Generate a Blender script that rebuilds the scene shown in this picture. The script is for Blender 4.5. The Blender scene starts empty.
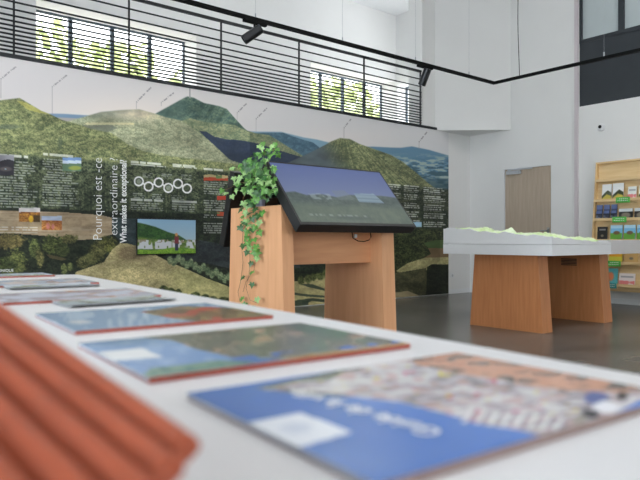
import bpy, bmesh, math, random
import numpy as np
from mathutils import Vector, Matrix
random.seed(7)
PI = math.pi
S = bpy.context.scene
COL = S.collection
# ------------------------------------------------------------------ survey frame
# X runs along the mural wall, Y into it; the camera stands at the origin, CH above the floor
CH = 0.93
F = 630.0
FX, FY = 0.6357, 0.7720           # viewing direction (unit)
RX, RY = FY, -FX                  # right of the viewing direction
YM = 6.97                         # mural wall
XD = 9.20                         # door wall
HC = 0.81                         # counter top
def ray(px, py):
    t = (px-320)/F
    return FX+RX*t, FY+RY*t, -(py-240)/F
def onY(px, py, Y):
    a, b, c = ray(px, py); k = Y/b
    return Vector((a*k, Y, CH+c*k))
def onX(px, py, X):
    a, b, c = ray(px, py); k = X/a
    return Vector((X, b*k, CH+c*k))
def onZ(px, py, Z):
    a, b, c = ray(px, py); k = (Z-CH)/c
    return Vector((a*k, b*k, Z))
def cam2w(r, d, z=0):             # right, forward, up from the lens
    return Vector((d*FX+r*RX, d*FY+r*RY, CH+z))
def project(P):
    d = P[:, 0]*FX+P[:, 1]*FY; r = P[:, 0]*RX+P[:, 1]*RY
    d = np.maximum(d, 1e-3)
    return 320+F*r/d, 240-F*(P[:, 2]-CH)/d

# ------------------------------------------------------------------ materials
def lin(c):
    return tuple(((x/255)/12.92 if x/255 <= .04045 else ((x/255+.055)/1.055)**2.4) for x in c)
MATS = {}
def mat(name, rgb, rough=.5, metal=0, noise=0, nscale=8, stretch=(1, 1, 1), spec=.5, bump=0, coat=0, rgb2=None, detail=4):
    if name in MATS: return MATS[name]
    m = bpy.data.materials.new(name); m.use_nodes = True
    nt = m.node_tree; b = nt.nodes['Principled BSDF']
    c = lin(rgb)
    b.inputs['Base Color'].default_value = (*c, 1)
    b.inputs['Roughness'].default_value = rough
    b.inputs['Metallic'].default_value = metal
    b.inputs['Specular IOR Level'].default_value = spec
    b.inputs['Coat Weight'].default_value = coat
    tc = nt.nodes.new('ShaderNodeTexCoord'); mp = nt.nodes.new('ShaderNodeMapping')
    mp.inputs['Scale'].default_value = stretch
    nt.links.new(tc.outputs['Object'], mp.inputs['Vector'])
    nz = nt.nodes.new('ShaderNodeTexNoise'); nz.inputs['Scale'].default_value = nscale; nz.inputs['Detail'].default_value = detail
    nt.links.new(mp.outputs[0], nz.inputs['Vector'])
    cr = nt.nodes.new('ShaderNodeValToRGB')
    if rgb2 is None: rgb2 = tuple(max(0, x*(1-noise)) for x in rgb)
    cr.color_ramp.elements[0].position = .3; cr.color_ramp.elements[1].position = .7
    cr.color_ramp.elements[0].color = (*lin(rgb2), 1); cr.color_ramp.elements[1].color = (*c, 1)
    nt.links.new(nz.outputs['Fac'], cr.inputs['Fac'])
    nt.links.new(cr.outputs[0], b.inputs['Base Color'])
    if bump:
        bp = nt.nodes.new('ShaderNodeBump'); bp.inputs['Strength'].default_value = bump; bp.inputs['Distance'].default_value = .01
        nt.links.new(nz.outputs['Fac'], bp.inputs['Height']); nt.links.new(bp.outputs[0], b.inputs['Normal'])
    MATS[name] = m
    return m
def wood(name, a, b_, axis='Z', rough=.45, scale=14):
    st = {'Z': (9, 9, .7), 'X': (.7, 9, 9), 'Y': (9, .7, 9)}[axis]
    return mat(name, a, rough, rgb2=b_, nscale=scale/4, stretch=st, detail=6)
def print_mat(name, rough=.35, coat=0, spec=.5, emit=0):
    m = bpy.data.materials.new(name); m.use_nodes = True
    nt = m.node_tree; b = nt.nodes['Principled BSDF']
    at = nt.nodes.new('ShaderNodeAttribute'); at.attribute_name = 'print'
    nt.links.new(at.outputs['Color'], b.inputs['Base Color'])
    b.inputs['Roughness'].default_value = rough; b.inputs['Coat Weight'].default_value = coat
    b.inputs['Specular IOR Level'].default_value = spec
    if emit:
        nt.links.new(at.outputs['Color'], b.inputs['Emission Color']); b.inputs['Emission Strength'].default_value = emit
    return m
def glass_mat(name, tint=(1, 1, 1), gloss=.08):
    m = bpy.data.materials.new(name); m.use_nodes = True
    nt = m.node_tree; nt.nodes.clear()
    o = nt.nodes.new('ShaderNodeOutputMaterial'); mx = nt.nodes.new('ShaderNodeMixShader')
    t = nt.nodes.new('ShaderNodeBsdfTransparent'); g = nt.nodes.new('ShaderNodeBsdfGlossy')
    t.inputs[0].default_value = (*tint, 1); g.inputs['Roughness'].default_value = .02
    mx.inputs[0].default_value = gloss
    nt.links.new(t.outputs[0], mx.inputs[1]); nt.links.new(g.outputs[0], mx.inputs[2]); nt.links.new(mx.outputs[0], o.inputs[0])
    return m
WALL = mat('white_wall_paint', (228, 228, 227), .75, noise=.015, nscale=1.5)
WHITE = mat('white_satin_paint', (226, 228, 230), .5, noise=.01)
CEIL = mat('ceiling_paint', (235, 236, 238), .8, noise=.01)
BLACK = mat('black_metal', (22, 27, 32), .45, noise=.1)
TRACKM = mat('track_black', (10, 11, 12), .7, noise=.1, spec=.15)
CHAR = mat('charcoal_panel', (44, 50, 56), .55, noise=.05)
BEECH = wood('beech_panel', (228, 172, 128), (218, 160, 116))
BEECHX = wood('beech_panel_cross', (218, 160, 116), (206, 146, 104), 'X')
TBEECH = wood('warm_beech_panel', (202, 136, 88), (186, 120, 74))
PINE = wood('pale_pine', (236, 208, 160), (222, 190, 138), 'Y')
PINEV = wood('pale_pine_upright', (232, 198, 145), (216, 180, 126), 'Z')
DOORW = wood('grey_oak', (190, 174, 156), (176, 160, 142))
STEEL = mat('brushed_steel', (170, 175, 180), .3, 1, noise=.08, nscale=30)
PLAST = mat('black_plastic', (16, 17, 20), .35, noise=.1)
WPLAST = mat('white_plastic', (225, 226, 228), .4, noise=.02)
def floor_mat():
    m = mat('polished_concrete', (120, 117, 112), .27, rgb2=(84, 82, 77), nscale=1.3, bump=.02, detail=8)
    return m
FLOORM = floor_mat()

# ------------------------------------------------------------------ mesh helpers
def link(name, me, m=None, parent=None):
    o = bpy.data.objects.new(name, me); COL.objects.link(o)
    if m is not None:
        for x in (m if isinstance(m, (list, tuple)) else [m]): me.materials.append(x)
    if parent is not None: o.parent = parent
    return o
def thing(name, label, cat, group=None, loc=(0, 0, 0)):
    o = bpy.data.objects.new(name, None); COL.objects.link(o); o.empty_display_size = .05
    o.location = loc; o['label'] = label; o['category'] = cat
    if group: o['group'] = group
    return o
def tag(o, label, cat, group=None):
    o['label'] = label; o['category'] = cat
    if group: o['group'] = group
    return o
def struct(o, label=None, cat=None):
    o['kind'] = 'structure'
    if label: o['label'] = label; o['category'] = cat or 'structure'
    return o
def fin(bm, name, m, parent=None, origin=None, smooth=False):
    if origin is not None: bmesh.ops.translate(bm, verts=bm.verts, vec=-Vector(origin))
    bmesh.ops.recalc_face_normals(bm, faces=bm.faces)
    me = bpy.data.meshes.new(name); bm.to_mesh(me); bm.free()
    if smooth:
        for p in me.polygons: p.use_smooth = True
    o = link(name, me, m, parent)
    if origin is not None: o.location = origin
    if parent is not None and origin is not None: o.location = Vector(origin)-parent.location
    elif parent is not None: o.location = -parent.location
    return o
def bx(bm, a, b, bev=0):
    a, b = Vector(a), Vector(b)
    r = bmesh.ops.create_cube(bm, size=1)
    vs = r['verts']
    bmesh.ops.scale(bm, vec=(b-a), verts=vs); bmesh.ops.translate(bm, vec=(a+b)/2, verts=vs)
    if bev:
        es = set(e for v in vs for e in v.link_edges)
        bmesh.ops.bevel(bm, geom=list(es), offset=bev, segments=2, affect='EDGES', profile=.6)
    return vs
def box(name, a, b, m, parent=None, bev=0):
    bm = bmesh.new(); bx(bm, a, b, bev); return fin(bm, name, m, parent)
def prism(bm, pts, lo, hi, axis='Z'):
    def P(p, h):
        return {'Z': (p[0], p[1], h), 'X': (h, p[0], p[1]), 'Y': (p[0], h, p[1])}[axis]
    a = [bm.verts.new(P(p, lo)) for p in pts]; b = [bm.verts.new(P(p, hi)) for p in pts]
    bm.faces.new(a); bm.faces.new(b)
    n = len(pts)
    for i in range(n): bm.faces.new((a[i], a[(i+1) % n], b[(i+1) % n], b[i]))
def tube(bm, pts, r, seg=8, caps=True):
    pts = [Vector(p) for p in pts]; rings = []
    for i, p in enumerate(pts):
        t = (pts[min(i+1, len(pts)-1)]-pts[max(i-1, 0)]).normalized()
        up = Vector((0, 0, 1)) if abs(t.z) < .95 else Vector((1, 0, 0))
        s = t.cross(up).normalized(); u = s.cross(t)
        rr = r[i] if isinstance(r, (list, tuple)) else r
        rings.append([bm.verts.new(p+s*math.cos(2*PI*k/seg)*rr+u*math.sin(2*PI*k/seg)*rr) for k in range(seg)])
    for i in range(len(rings)-1):
        for k in range(seg):
            bm.faces.new((rings[i][k], rings[i][(k+1) % seg], rings[i+1][(k+1) % seg], rings[i+1][k]))
    if caps: bm.faces.new(rings[0]); bm.faces.new(rings[-1])
def lathe(bm, prof, c, seg=24, rot=None):
    rings = []
    for r, z in prof:
        ring = []
        for k in range(seg):
            v = Vector((r*math.cos(2*PI*k/seg), r*math.sin(2*PI*k/seg), z))
            if rot: v = rot @ v
            ring.append(bm.verts.new(v+Vector(c)))
        rings.append(ring)
    for i in range(len(rings)-1):
        for k in range(seg): bm.faces.new((rings[i][k], rings[i][(k+1) % seg], rings[i+1][(k+1) % seg], rings[i+1][k]))
    bm.faces.new(rings[0]); bm.faces.new(rings[-1])
def wall_holes(bm, ua, ub, za, zb, t0, t1, holes, axis):
    """box wall with rectangular openings; u horizontal, axis = thickness axis"""
    us = sorted({ua, ub, *[h[0] for h in holes], *[h[1] for h in holes]}); zs = sorted({za, zb, *[h[2] for h in holes], *[h[3] for h in holes]})
    V = {}
    def P(u, z, t): return (u, t, z) if axis == 'Y' else (t, u, z)
    def gv(*k):
        if k not in V: V[k] = bm.verts.new(P(*k))
        return V[k]
    def solid(i, j):
        if i < 0 or j < 0 or i >= len(us)-1 or j >= len(zs)-1: return False
        u = (us[i]+us[i+1])/2; z = (zs[j]+zs[j+1])/2
        return not any(h[0] < u < h[1] and h[2] < z < h[3] for h in holes)
    for i in range(len(us)-1):
        for j in range(len(zs)-1):
            if not solid(i, j): continue
            u0, u1, z0, z1 = us[i], us[i+1], zs[j], zs[j+1]
            for t in (t0, t1): bm.faces.new((gv(u0, z0, t), gv(u1, z0, t), gv(u1, z1, t), gv(u0, z1, t)))
            if not solid(i-1, j): bm.faces.new((gv(u0, z0, t0), gv(u0, z1, t0), gv(u0, z1, t1), gv(u0, z0, t1)))
            if not solid(i+1, j): bm.faces.new((gv(u1, z0, t0), gv(u1, z1, t0), gv(u1, z1, t1), gv(u1, z0, t1)))
            if not solid(i, j-1): bm.faces.new((gv(u0, z0, t0), gv(u1, z0, t0), gv(u1, z0, t1), gv(u0, z0, t1)))
            if not solid(i, j+1): bm.faces.new((gv(u0, z1, t0), gv(u1, z1, t0), gv(u1, z1, t1), gv(u0, z1, t1)))

# ------------------------------------------------------------------ painting
def h2(ix, iy, seed):
    n = (ix.astype(np.int64)*374761393+iy.astype(np.int64)*668265263+seed*974634777) & 0x7fffffff
    n = ((n ^ (n >> 13))*1274126177) & 0x7fffffff
    return ((n ^ (n >> 16)) & 0xffff)/65535.0
def vn(x, y, seed=0):
    x0 = np.floor(x); y0 = np.floor(y); fx = x-x0; fy = y-y0
    fx = fx*fx*(3-2*fx); fy = fy*fy*(3-2*fy)
    a = h2(x0, y0, seed); b = h2(x0+1, y0, seed); c = h2(x0, y0+1, seed); d = h2(x0+1, y0+1, seed)
    return (a*(1-fx)+b*fx)*(1-fy)+(c*(1-fx)+d*fx)*fy
def fbm(x, y, seed=0, o=4):
    s = 0; w = .5; tot = 0
    for i in range(o):
        s = s+w*vn(x*2**i, y*2**i, seed+i*17); tot += w; w *= .55
    return s/tot
def rgbc(*c): return np.array(c, float)
def mixc(img, mask, col):
    m = np.clip(mask, 0, 1)[:, None]
    return img*(1-m)+col*m
def sm(a, b, x): 
    t = np.clip((x-a)/(b-a), 0, 1); return t*t*(3-2*t)
def below(x, y, pts, soft=.7):
    xs = [p[0] for p in pts]; ys = [p[1] for p in pts]
    r = np.interp(x, xs, ys)
    m = sm(-soft, soft, y-r)
    return m*((x >= xs[0]) & (x <= xs[-1]))
def poly(x, y, pts):
    inside = np.zeros(x.shape, bool); n = len(pts)
    for i in range(n):
        x0, y0 = pts[i]; x1, y1 = pts[(i+1) % n]
        if y0 == y1: continue
        c = ((y0 > y) != (y1 > y)) & (x < (x1-x0)*(y-y0)/(y1-y0)+x0)
        inside ^= c
    return inside.astype(float)
def blob(x, y, cx, cy, rx, ry, soft=.35, wob=0, seed=0):
    d = np.sqrt(((x-cx)/rx)**2+((y-cy)/ry)**2)
    if wob: d = d+wob*(fbm(x/2.2, y/2.2, seed)-.5)
    return 1-sm(1-soft, 1, d)
def rect(x, y, a, b, c, d): return ((x >= a) & (x < c) & (y >= b) & (y < d)).astype(float)
def sheet(name, P00, PU, PV, nu, nv, paint, m, parent=None, gain=1.0, lift=None):
    """grid from P00 along PU and PV; its print is computed per vertex"""
    P00, PU, PV = map(lambda v: np.array(v, float), (P00, PU, PV))
    u, v = np.meshgrid(np.linspace(0, 1, nu+1), np.linspace(0, 1, nv+1))
    u = u.ravel(); v = v.ravel()
    W = P00+u[:, None]*PU+v[:, None]*PV
    if lift is not None: W = W+lift(u, v)
    px, py = project(W)
    c = np.clip(paint(px, py, u, v, W), 0, 255)/255
    c = np.where(c <= .04045, c/12.92, ((c+.055)/1.055)**2.4)*gain
    c = np.clip(c, 0, .92)
    me = bpy.data.meshes.new(name)
    off = np.array(parent.location) if parent is not None else 0
    n = (nu+1)*(nv+1)
    me.vertices.add(n); me.vertices.foreach_set('co', (W).astype(np.float32).ravel())
    i, j = np.meshgrid(np.arange(nu), np.arange(nv)); a = (j*(nu+1)+i).ravel()
    q = np.stack([a, a+1, a+nu+2, a+nu+1], 1).ravel().astype(np.int32)
    me.loops.add(len(q)); me.loops.foreach_set('vertex_index', q)
    me.polygons.add(nu*nv); me.polygons.foreach_set('loop_start', np.arange(0, len(q), 4, dtype=np.int32))
    me.update(calc_edges=True); me.validate()
    at = me.color_attributes.new('print', 'FLOAT_COLOR', 'POINT')
    at.data.foreach_set('color', np.concatenate([c, np.ones((n, 1))], 1).astype(np.float32).ravel())
    o = link(name, me, m, parent)
    if parent is not None: o.location = -parent.location
    return o

# ================================================================== THE ROOM
ZT = 6.05
XL, YF = -3.2, -4.6
struct(box('floor', (XL, YF, -.2), (11.2, 10.8, 0), FLOORM))
struct(box('ceiling', (XL, YF, ZT), (11.2, 10.8, ZT+.3), CEIL))
struct(box('wall_back', (XL, YM, 0), (XD, YM+.25, 2.6), WALL))
bm = bmesh.new()
prism(bm, [(XL, YM), (8.25, YM), (8.25, YM+.01), (11.1, YM+.01), (11.1, 10.2), (XL, 10.2)], 2.6, 2.8)
struct(fin(bm, 'floor_mezzanine', WALL))
# upper back wall with two window openings
W1 = (2.72, 5.40, 3.25, 4.54); W2 = (7.99, 10.47, 3.25, 4.54)
bm = bmesh.new(); wall_holes(bm, XL, 11.2, 2.8, ZT, 10.0, 10.5, [W1, W2], 'Y')
struct(fin(bm, 'wall_upper_back', WALL))
SUN_PATCH_HOLE = (8.4, 9.96, 3.25, 4.45)  # opening added to stand in for a sunlit patch on this wall
bm = bmesh.new(); wall_holes(bm, YM+.3, 10.0, 2.8, ZT, 10.48, 10.9, [SUN_PATCH_HOLE], 'X')
struct(fin(bm, 'wall_upper_right', WALL))
# corner volume: pillar + diagonal wall over the soffit
bm = bmesh.new()
prism(bm, [(7.93, YM), (8.25, YM), (9.20, 6.13), (9.45, 6.13), (9.45, YM+.3), (7.93, YM+.3)], 2.78, ZT)
struct(fin(bm, 'wall_diagonal', WALL))
# door wall
WY0, WY1 = 1.2, 4.93
DY0, DY1, DZ = 5.386, 6.265, 2.13
bm = bmesh.new(); wall_holes(bm, YF, YM, 0, ZT, XD, XD+.3, [(WY0, WY1, 2.97, 5.75), (DY0, DY1, -1, DZ)], 'X')
struct(fin(bm, 'wall_right', WALL))
bm = bmesh.new(); wall_holes(bm, YF, 10.5, 0, ZT, XL-.3, XL, [(-2.0, 5.0, .6, 2.9)], 'X')
struct(fin(bm, 'wall_left', WALL))
bm = bmesh.new(); wall_holes(bm, XL, XD+.3, 0, ZT, YF-.3, YF, [(-1, 5, .9, 2.9)], 'Y')
struct(fin(bm, 'wall_front', WALL))
# baseboards, casing
struct(box('baseboard_back', (8.6, YM-.015, 0), (XD-.001, YM-.0005, .075), WHITE))
struct(box('baseboard_right', (XD-.015, DY1+.03, 0), (XD-.0005, YM-.016, .075), WHITE))
struct(box('baseboard_side', (XD-.015, -4.5, 0), (XD-.0005, DY0-.05, .075), WHITE))
struct(box('trim_casing', (XD-.03, 4.935, .08), (XD-.0005, 4.99, ZT-.02), mat('casing_grey', (205, 196, 200), .6)))
struct(box('trim_slab', (XL, YM-.03, 2.785), (8.27, YM-.001, 2.825), BLACK))
# door
d1 = bpy.data.objects.new('door_1', None); COL.objects.link(d1); struct(d1, 'grey oak veneer door with steel closer in the white corner wall', 'door')
box('door_leaf', (XD+.02, DY0+.012, .008), (XD+.065, DY1-.012, DZ-.012), DOORW, d1)
bm = bmesh.new()
bx(bm, (XD+.0, DY0, 0), (XD+.1, DY0+.01, DZ)); bx(bm, (XD+.0, DY1-.01, 0), (XD+.1, DY1, DZ)); bx(bm, (XD, DY0+.01, DZ-.01), (XD+.1, DY1-.01, DZ))
fin(bm, 'door_jamb', WHITE, d1)
bm = bmesh.new(); bx(bm, (XD-.03, DY1-.32, DZ-.1), (XD+.02, DY1-.06, DZ-.045), .004)
bx(bm, (XD-.055, DY1-.56, DZ-.04), (XD-.03, DY1-.1, DZ-.02), .002); bx(bm, (XD-.05, DY1-.14, DZ-.05), (XD-.02, DY1-.11, DZ-.02))
fin(bm, 'door_closer', mat('silver_paint', (196, 200, 206), .4), d1)
bm = bmesh.new(); bx(bm, (XD+.012, DY0+.05, 1.0), (XD+.02, DY0+.09, 1.13)); tube(bm, [(XD+.02, DY0+.07, 1.08), (XD-.03, DY0+.07, 1.08), (XD-.035, DY0+.18, 1.08)], .009)
fin(bm, 'door_handle', STEEL, d1)
bm = bmesh.new(); bx(bm, (XD+.3, DY0-.3, 0), (XD+.34, DY1+.3, 2.6)); struct(fin(bm, 'wall_behind_door', WALL))
GL = glass_mat('window_glass')
# mezzanine windows; the third is added in place of a sun patch
def window(n, h, plane, axis, mull, fr=.028, dep=.05):
    w = bpy.data.objects.new('window_%d' % n, None); COL.objects.link(w); struct(w)
    bm = bmesh.new()
    def B(u0, z0, u1, z1, t0=plane, t1=plane+dep):
        if axis == 'Y': bx(bm, (u0, t0, z0), (u1, t1, z1))
        else: bx(bm, (t0, u0, z0), (t1, u1, z1))
    B(h[0], h[2], h[1], h[2]+fr); B(h[0], h[3]-fr, h[1], h[3]); 
    B(h[0], h[2]+fr, h[0]+fr, h[3]-fr); B(h[1]-fr, h[2]+fr, h[1], h[3]-fr)
    for u in mull: B(u-.032, h[2]+fr, u+.032, h[3]-fr)
    fin(bm, 'window_frame', mat('anthracite_frame', (70, 84, 96), .5, noise=.03), w)
    e = [h[0]+fr]+[x for u in mull for x in (u-.032, u+.032)]+[h[1]-fr]
    for k in range(0, len(e), 2):
        bm = bmesh.new(); B(e[k], h[2]+fr, e[k+1], h[3]-fr, plane+.025, plane+.032)
        fin(bm, 'pane', GL, w)
    return w
window(1, W1, 10.44, 'Y', [3.37, 4.06, 4.73])
window(2, W2, 10.44, 'Y', [8.62, 9.26, 9.92])
window(3, SUN_PATCH_HOLE, 10.76, 'X', [])  # added window, its bright view replaces sunlight falling on the side wall
window(5, (-2.0, 5.0, .6, 2.9), XL-.2, 'X', [-.6, .8, 2.2, 3.6])
window(6, (-1, 5, .9, 2.9), YF-.2, 'Y', [.5, 2, 3.5])
# interior high window in the right wall: charcoal spandrel below, frosted panes above
w4 = bpy.data.objects.new('window_4', None); COL.objects.link(w4); struct(w4, 'tall charcoal framed window high on the right wall', 'window')
box('spandrel_panel', (XD+.02, WY0, 2.97), (XD+.08, WY1, 3.93), CHAR, w4)
bm = bmesh.new()
bx(bm, (XD+.01, WY1-.035, 3.93), (XD+.1, WY1, 5.75)); bx(bm, (XD+.01, WY0, 3.93), (XD+.1, WY1-.035, 3.99)); bx(bm, (XD+.01, WY0, 5.69), (XD+.1, WY1-.035, 5.75))
for y in (4.255, 2.9, 1.9): bx(bm, (XD+.01, y, 3.99), (XD+.1, y+.08, 5.69))
fin(bm, 'window_frame', CHAR, w4)
FROST = mat('frosted_glass', (186, 196, 198), .35, noise=.03, nscale=2)
for a, b in ((4.335, WY1-.035), (2.98, 4.255), (1.98, 2.9), (WY0, 1.9)):
    box('pane', (XD+.05, a, 3.99), (XD+.06, b, 5.69), FROST, w4)

# ================================================================== RAILING
POSTX = [-.85, .42, 1.68, 2.905, 4.12, 5.37, 6.62, 7.90]
rl = thing('balcony_railing', 'black metal railing with thin horizontal bars along the balcony above the mural', 'railing', loc=(3.5, YM-.01, 2.8))
zs = [.037, .078, .12, .162, .205, .25, .295, .343, .398, .462, .54, .635, .755]
yr = YM+.02
bm = bmesh.new(); bx(bm, (-2.5, yr-.02, 3.70), (7.92, yr+.02, 3.735), .006); fin(bm, 'top_rail', BLACK, rl)
for x in POSTX:
    bm = bmesh.new(); bx(bm, (x-.003, yr-.012, 2.80), (x+.013, yr+.012, 3.70)); fin(bm, 'post', BLACK, rl)
for z in zs:
    bm = bmesh.new(); tube(bm, [(-2.5, yr-.026, 2.825+z), (7.9, yr-.026, 2.825+z)], .0105, 8); fin(bm, 'rail_bar', BLACK, rl)

# ================================================================== MURAL
R_DOME = [(150, 117), (154, 114.4), (173, 104), (182, 99), (187.5, 96.3), (193.8, 97.7), (204, 103), (218.8, 106), (227, 109), (233, 116), (244, 128), (250, 133)]
R_SEC = [(181, 121), (190, 118), (205, 122), (235, 125), (245, 130), (257, 133.5), (269, 135), (278, 140.4), (291.7, 149), (303, 156), (330, 175)]
R_MID = [(62, 123), (70, 120.6), (101, 112), (122, 110), (138.8, 109.2), (153, 113), (166.7, 117.5), (181, 120.6), (189.6, 126), (198, 132), (212.5, 143.5), (229, 159), (240, 165), (300, 172)]
R_LEFT = [(-60, 112), (-10, 103), (0, 100.3), (11, 99), (19.7, 98), (30, 104), (41, 110.6), (50.6, 114.4), (62, 120), (80, 124.7), (91, 129), (111.7, 133), (128, 144.6), (143, 151), (160, 155), (235, 164), (300, 172)]
R_CONE = [(285, 164), (305, 155), (325, 145), (331, 141.5), (340, 138), (350, 139), (359.4, 143.8), (372.5, 148.4), (391, 155), (402.5, 161.6), (415.6, 172), (427, 182), (440, 192)]
def forest(x, y, c1, c2, sc=1.0, seed=3, con=1.0):
    n = fbm(x/(3.6*sc)+3*fbm(x/9, y/9, seed+2, 2), y/(2.4*sc), seed, 4)*.42+fbm(x/(1.1*sc), y/(.8*sc), seed+5, 2)*.34+fbm(x*1.3, y*1.5, seed+6, 1)*.24
    n = np.clip((n-.5)*3.1*con+.48, 0, 1)[:, None]
    return c1*(1-n)+c2*n
def text_rows(img, x, y, W, X0, X1, z0, z1, pitch=.027, amt=.45, seed=1, ragged=.12):
    X, Z = W[:, 0], W[:, 2]
    row = np.floor((z1-Z)/pitch)
    fr = (z1-Z)/pitch-row
    end = X1-(X1-X0)*ragged*h2(row, row*0+seed, seed)*2
    gl = h2(np.floor(X/.012), row, seed+9)
    m = (X > X0) & (X < end) & (Z > z0) & (Z < z1) & (fr < .48) & (gl > .22)
    return mixc(img, m.astype(float)*amt, rgbc(225, 228, 222))
def head(img, W, X0, X1, z, h=.026, seed=4):
    gl = h2(np.floor(W[:, 0]/.017), np.floor(W[:, 2]/.5), seed)
    m = (W[:, 0] > X0) & (W[:, 0] < X1) & (np.abs(W[:, 2]-z) < h/2) & (gl > .12)
    return mixc(img, m.astype(float)*.65, rgbc(232, 232, 228))
def paint_mural(x, y, u, v, W):
    N = len(x); X = W[:, 0]; Z = W[:, 2]
    g = np.clip(x/450, 0, 1)[:, None]
    img = rgbc(214, 208, 208)*(1-g)+rgbc(203, 203, 205)*g
    glow = np.exp(-((x-130)/95)**2-((y-118)/26)**2)
    img = mixc(img, glow*.75, rgbc(240, 226, 214))
    glow = np.exp(-((x-330)/60)**2-((y-142)/14)**2)
    img = mixc(img, glow*.4, rgbc(226, 212, 205))
    # far blue ranges
    img = mixc(img, below(x, y, [(40, 114), (52, 113.6), (66, 114), (90, 115.5), (110, 118)]), rgbc(118, 150, 182))
    img = mixc(img, below(x, y, [(45, 118), (60, 117.5), (90, 119)])*.8, rgbc(186, 170, 158))
    img = mixc(img, below(x, y, [(240, 131), (257, 131.6), (281, 131.8), (304, 137.5), (317, 139.5), (331, 143), (345, 150)]), rgbc(122, 160, 182))
    c = forest(x, y, rgbc(62, 92, 112), rgbc(88, 124, 140), 2.5, 8)
    img = mixc(img, below(x, y, [(255, 133), (263, 132.6), (283, 132.6), (291.7, 136), (303.7, 139.8), (313, 142.5), (319, 147), (322, 152), (330, 165)]), c)
    m = below(x, y, [(362, 147), (372.5, 146.6), (390, 147.5), (400.6, 147.8), (411.9, 146.4), (428.8, 149.8), (448.4, 155.5), (480, 162)])
    n = fbm(x/9, y/2.4, 21, 4)
    c = rgbc(92, 134, 162)*np.ones((N, 1)); c = mixc(c, sm(.5, .62, n)*sm(152, 160, y), rgbc(150, 172, 168)); c = mixc(c, sm(.5, .4, n)*sm(155, 168, y), rgbc(62, 96, 112))
    c = mixc(c, sm(172, 184, y)*.7, rgbc(52, 82, 92))
    c = mixc(c, (blob(x, y, 400, 163, 12, 3, .5)+blob(x, y, 445, 177, 7, 1.6, .4))*.5, rgbc(190, 205, 196))
    img = mixc(img, m, c)
    # the big dome with its aerial
    c = forest(x, y, rgbc(56, 82, 80), rgbc(112, 134, 108), 1.8, 31, .8)
    c = mixc(c, sm(.45, .6, fbm((x+y*.6)/3.5, y/30, 33, 3))*.45*sm(192, 205, x), rgbc(50, 72, 62))
    c = mixc(c, (1-sm(178, 190, x))*.5, rgbc(78, 104, 96))
    img = mixc(img, below(x, y, R_DOME), c)
    img = mixc(img, rect(x, y, 189.6, 87, 190.5, 98), rgbc(150, 150, 150))
    c = forest(x, y, rgbc(92, 110, 84), rgbc(150, 152, 112), 1.2, 41)
    img = mixc(img, below(x, y, R_SEC), c)
    sh = [(199, 131), (206, 131.5), (214, 136.5), (225, 139), (240, 140.4), (254, 142.5), (266, 146), (278, 150), (303, 157.5), (340, 175), (300, 175), (240, 163), (230, 160)]
    img = mixc(img, poly(x, y, sh), forest(x, y, rgbc(44, 56, 78), rgbc(54, 66, 84), 2, 44))
    # cone
    streak = fbm((x-343)/(np.maximum(y-128, 4))*34, y/22, 51, 3)
    c = mixc(forest(x, y, rgbc(76, 86, 62), rgbc(138, 140, 96), .8, 52), sm(.5, .62, streak)*.55, rgbc(66, 76, 54))
    c = mixc(c, 1-sm(318, 348, x+(y-150)*.7*-1+6*fbm(x/4, y/4, 57)), rgbc(74, 84, 88))
    img = mixc(img, below(x, y, R_CONE), c)
    # middle hill
    c = forest(x, y, rgbc(112, 120, 94), rgbc(170, 170, 134), .9, 61)
    c = mixc(c, (1-sm(112, 124, y))*(1-sm(120, 160, x))*.6, rgbc(112, 122, 112))
    c = mixc(c, np.exp(-((x-138)/26)**2-((y-114)/7)**2)*.6, rgbc(222, 200, 172))
    c = mixc(c, rect(x, y, 86, 122.6, 134, 124.8)*.7, rgbc(196, 186, 140))
    c = mixc(c, poly(x, y, [(78, 125.2), (112, 125), (118, 128), (108, 132), (92, 131)])*.7, rgbc(98, 104, 92))
    img = mixc(img, below(x, y, R_MID), c)
    # left hill and the wooded foreground slope
    c = forest(x, y, rgbc(76, 88, 58), rgbc(156, 158, 104), 1.0, 71)
    c = mixc(c, poly(x, y, [(17, 101), (24, 102), (52, 115), (40, 113), (28, 110)])*.6, rgbc(186, 176, 84))
    c = mixc(c, blob(x, y, 9, 127, 16, 3.2, .6, .6, 5)*.6, rgbc(74, 88, 76))
    c = mixc(c, blob(x, y, 60, 143, 3, 7, .6, .6, 5)*.5, rgbc(74, 88, 72))
    img = mixc(img, below(x, y, R_LEFT), c)
    # dark wooded band carrying the texts: level on the wall
    t = sm(1.83, 1.77, Z+.03*(fbm(x/6, y/6, 80)-.5))
    c = forest(x, y, rgbc(36, 46, 36), rgbc(112, 122, 86), 1.3, 81, 1.1)
    c = mixc(c, sm(200, 260, x)*.35, rgbc(40, 46, 44))
    stripes = sm(.5, .66, vn(x/1.6, y/14, 83))
    c = mixc(c, stripes*.45*sm(1.55, 1.45, Z), rgbc(30, 42, 32))
    img = mixc(img, t, c)
    # lower scene ------------------------------------------------------------
    low = sm(1.27, 1.24, Z)
    dark = forest(x, y, rgbc(22, 28, 24), rgbc(48, 58, 40), 1.4, 91)
    img = mixc(img, low*sm(395, 385, x), dark)
    # ochre field at left
    c = forest(x, y, rgbc(150, 126, 96), rgbc(182, 158, 124), 2.5, 92, .6)
    c = mixc(c, sm(.5, .7, vn(x/25, y/1.2, 93))*.4, rgbc(196, 178, 148))
    img = mixc(img, poly(x, y, [(-80, 207), (0, 210.5), (60, 212), (100, 215), (130, 222), (121, 232), (95, 239), (80, 240), (46, 236), (24, 234), (-80, 232)]), c)
    img = mixc(img, poly(x, y, [(112, 217), (137, 219), (137, 250), (124, 246), (112, 232)]), forest(x, y, rgbc(44, 58, 62), rgbc(66, 80, 82), 2, 94))
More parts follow.
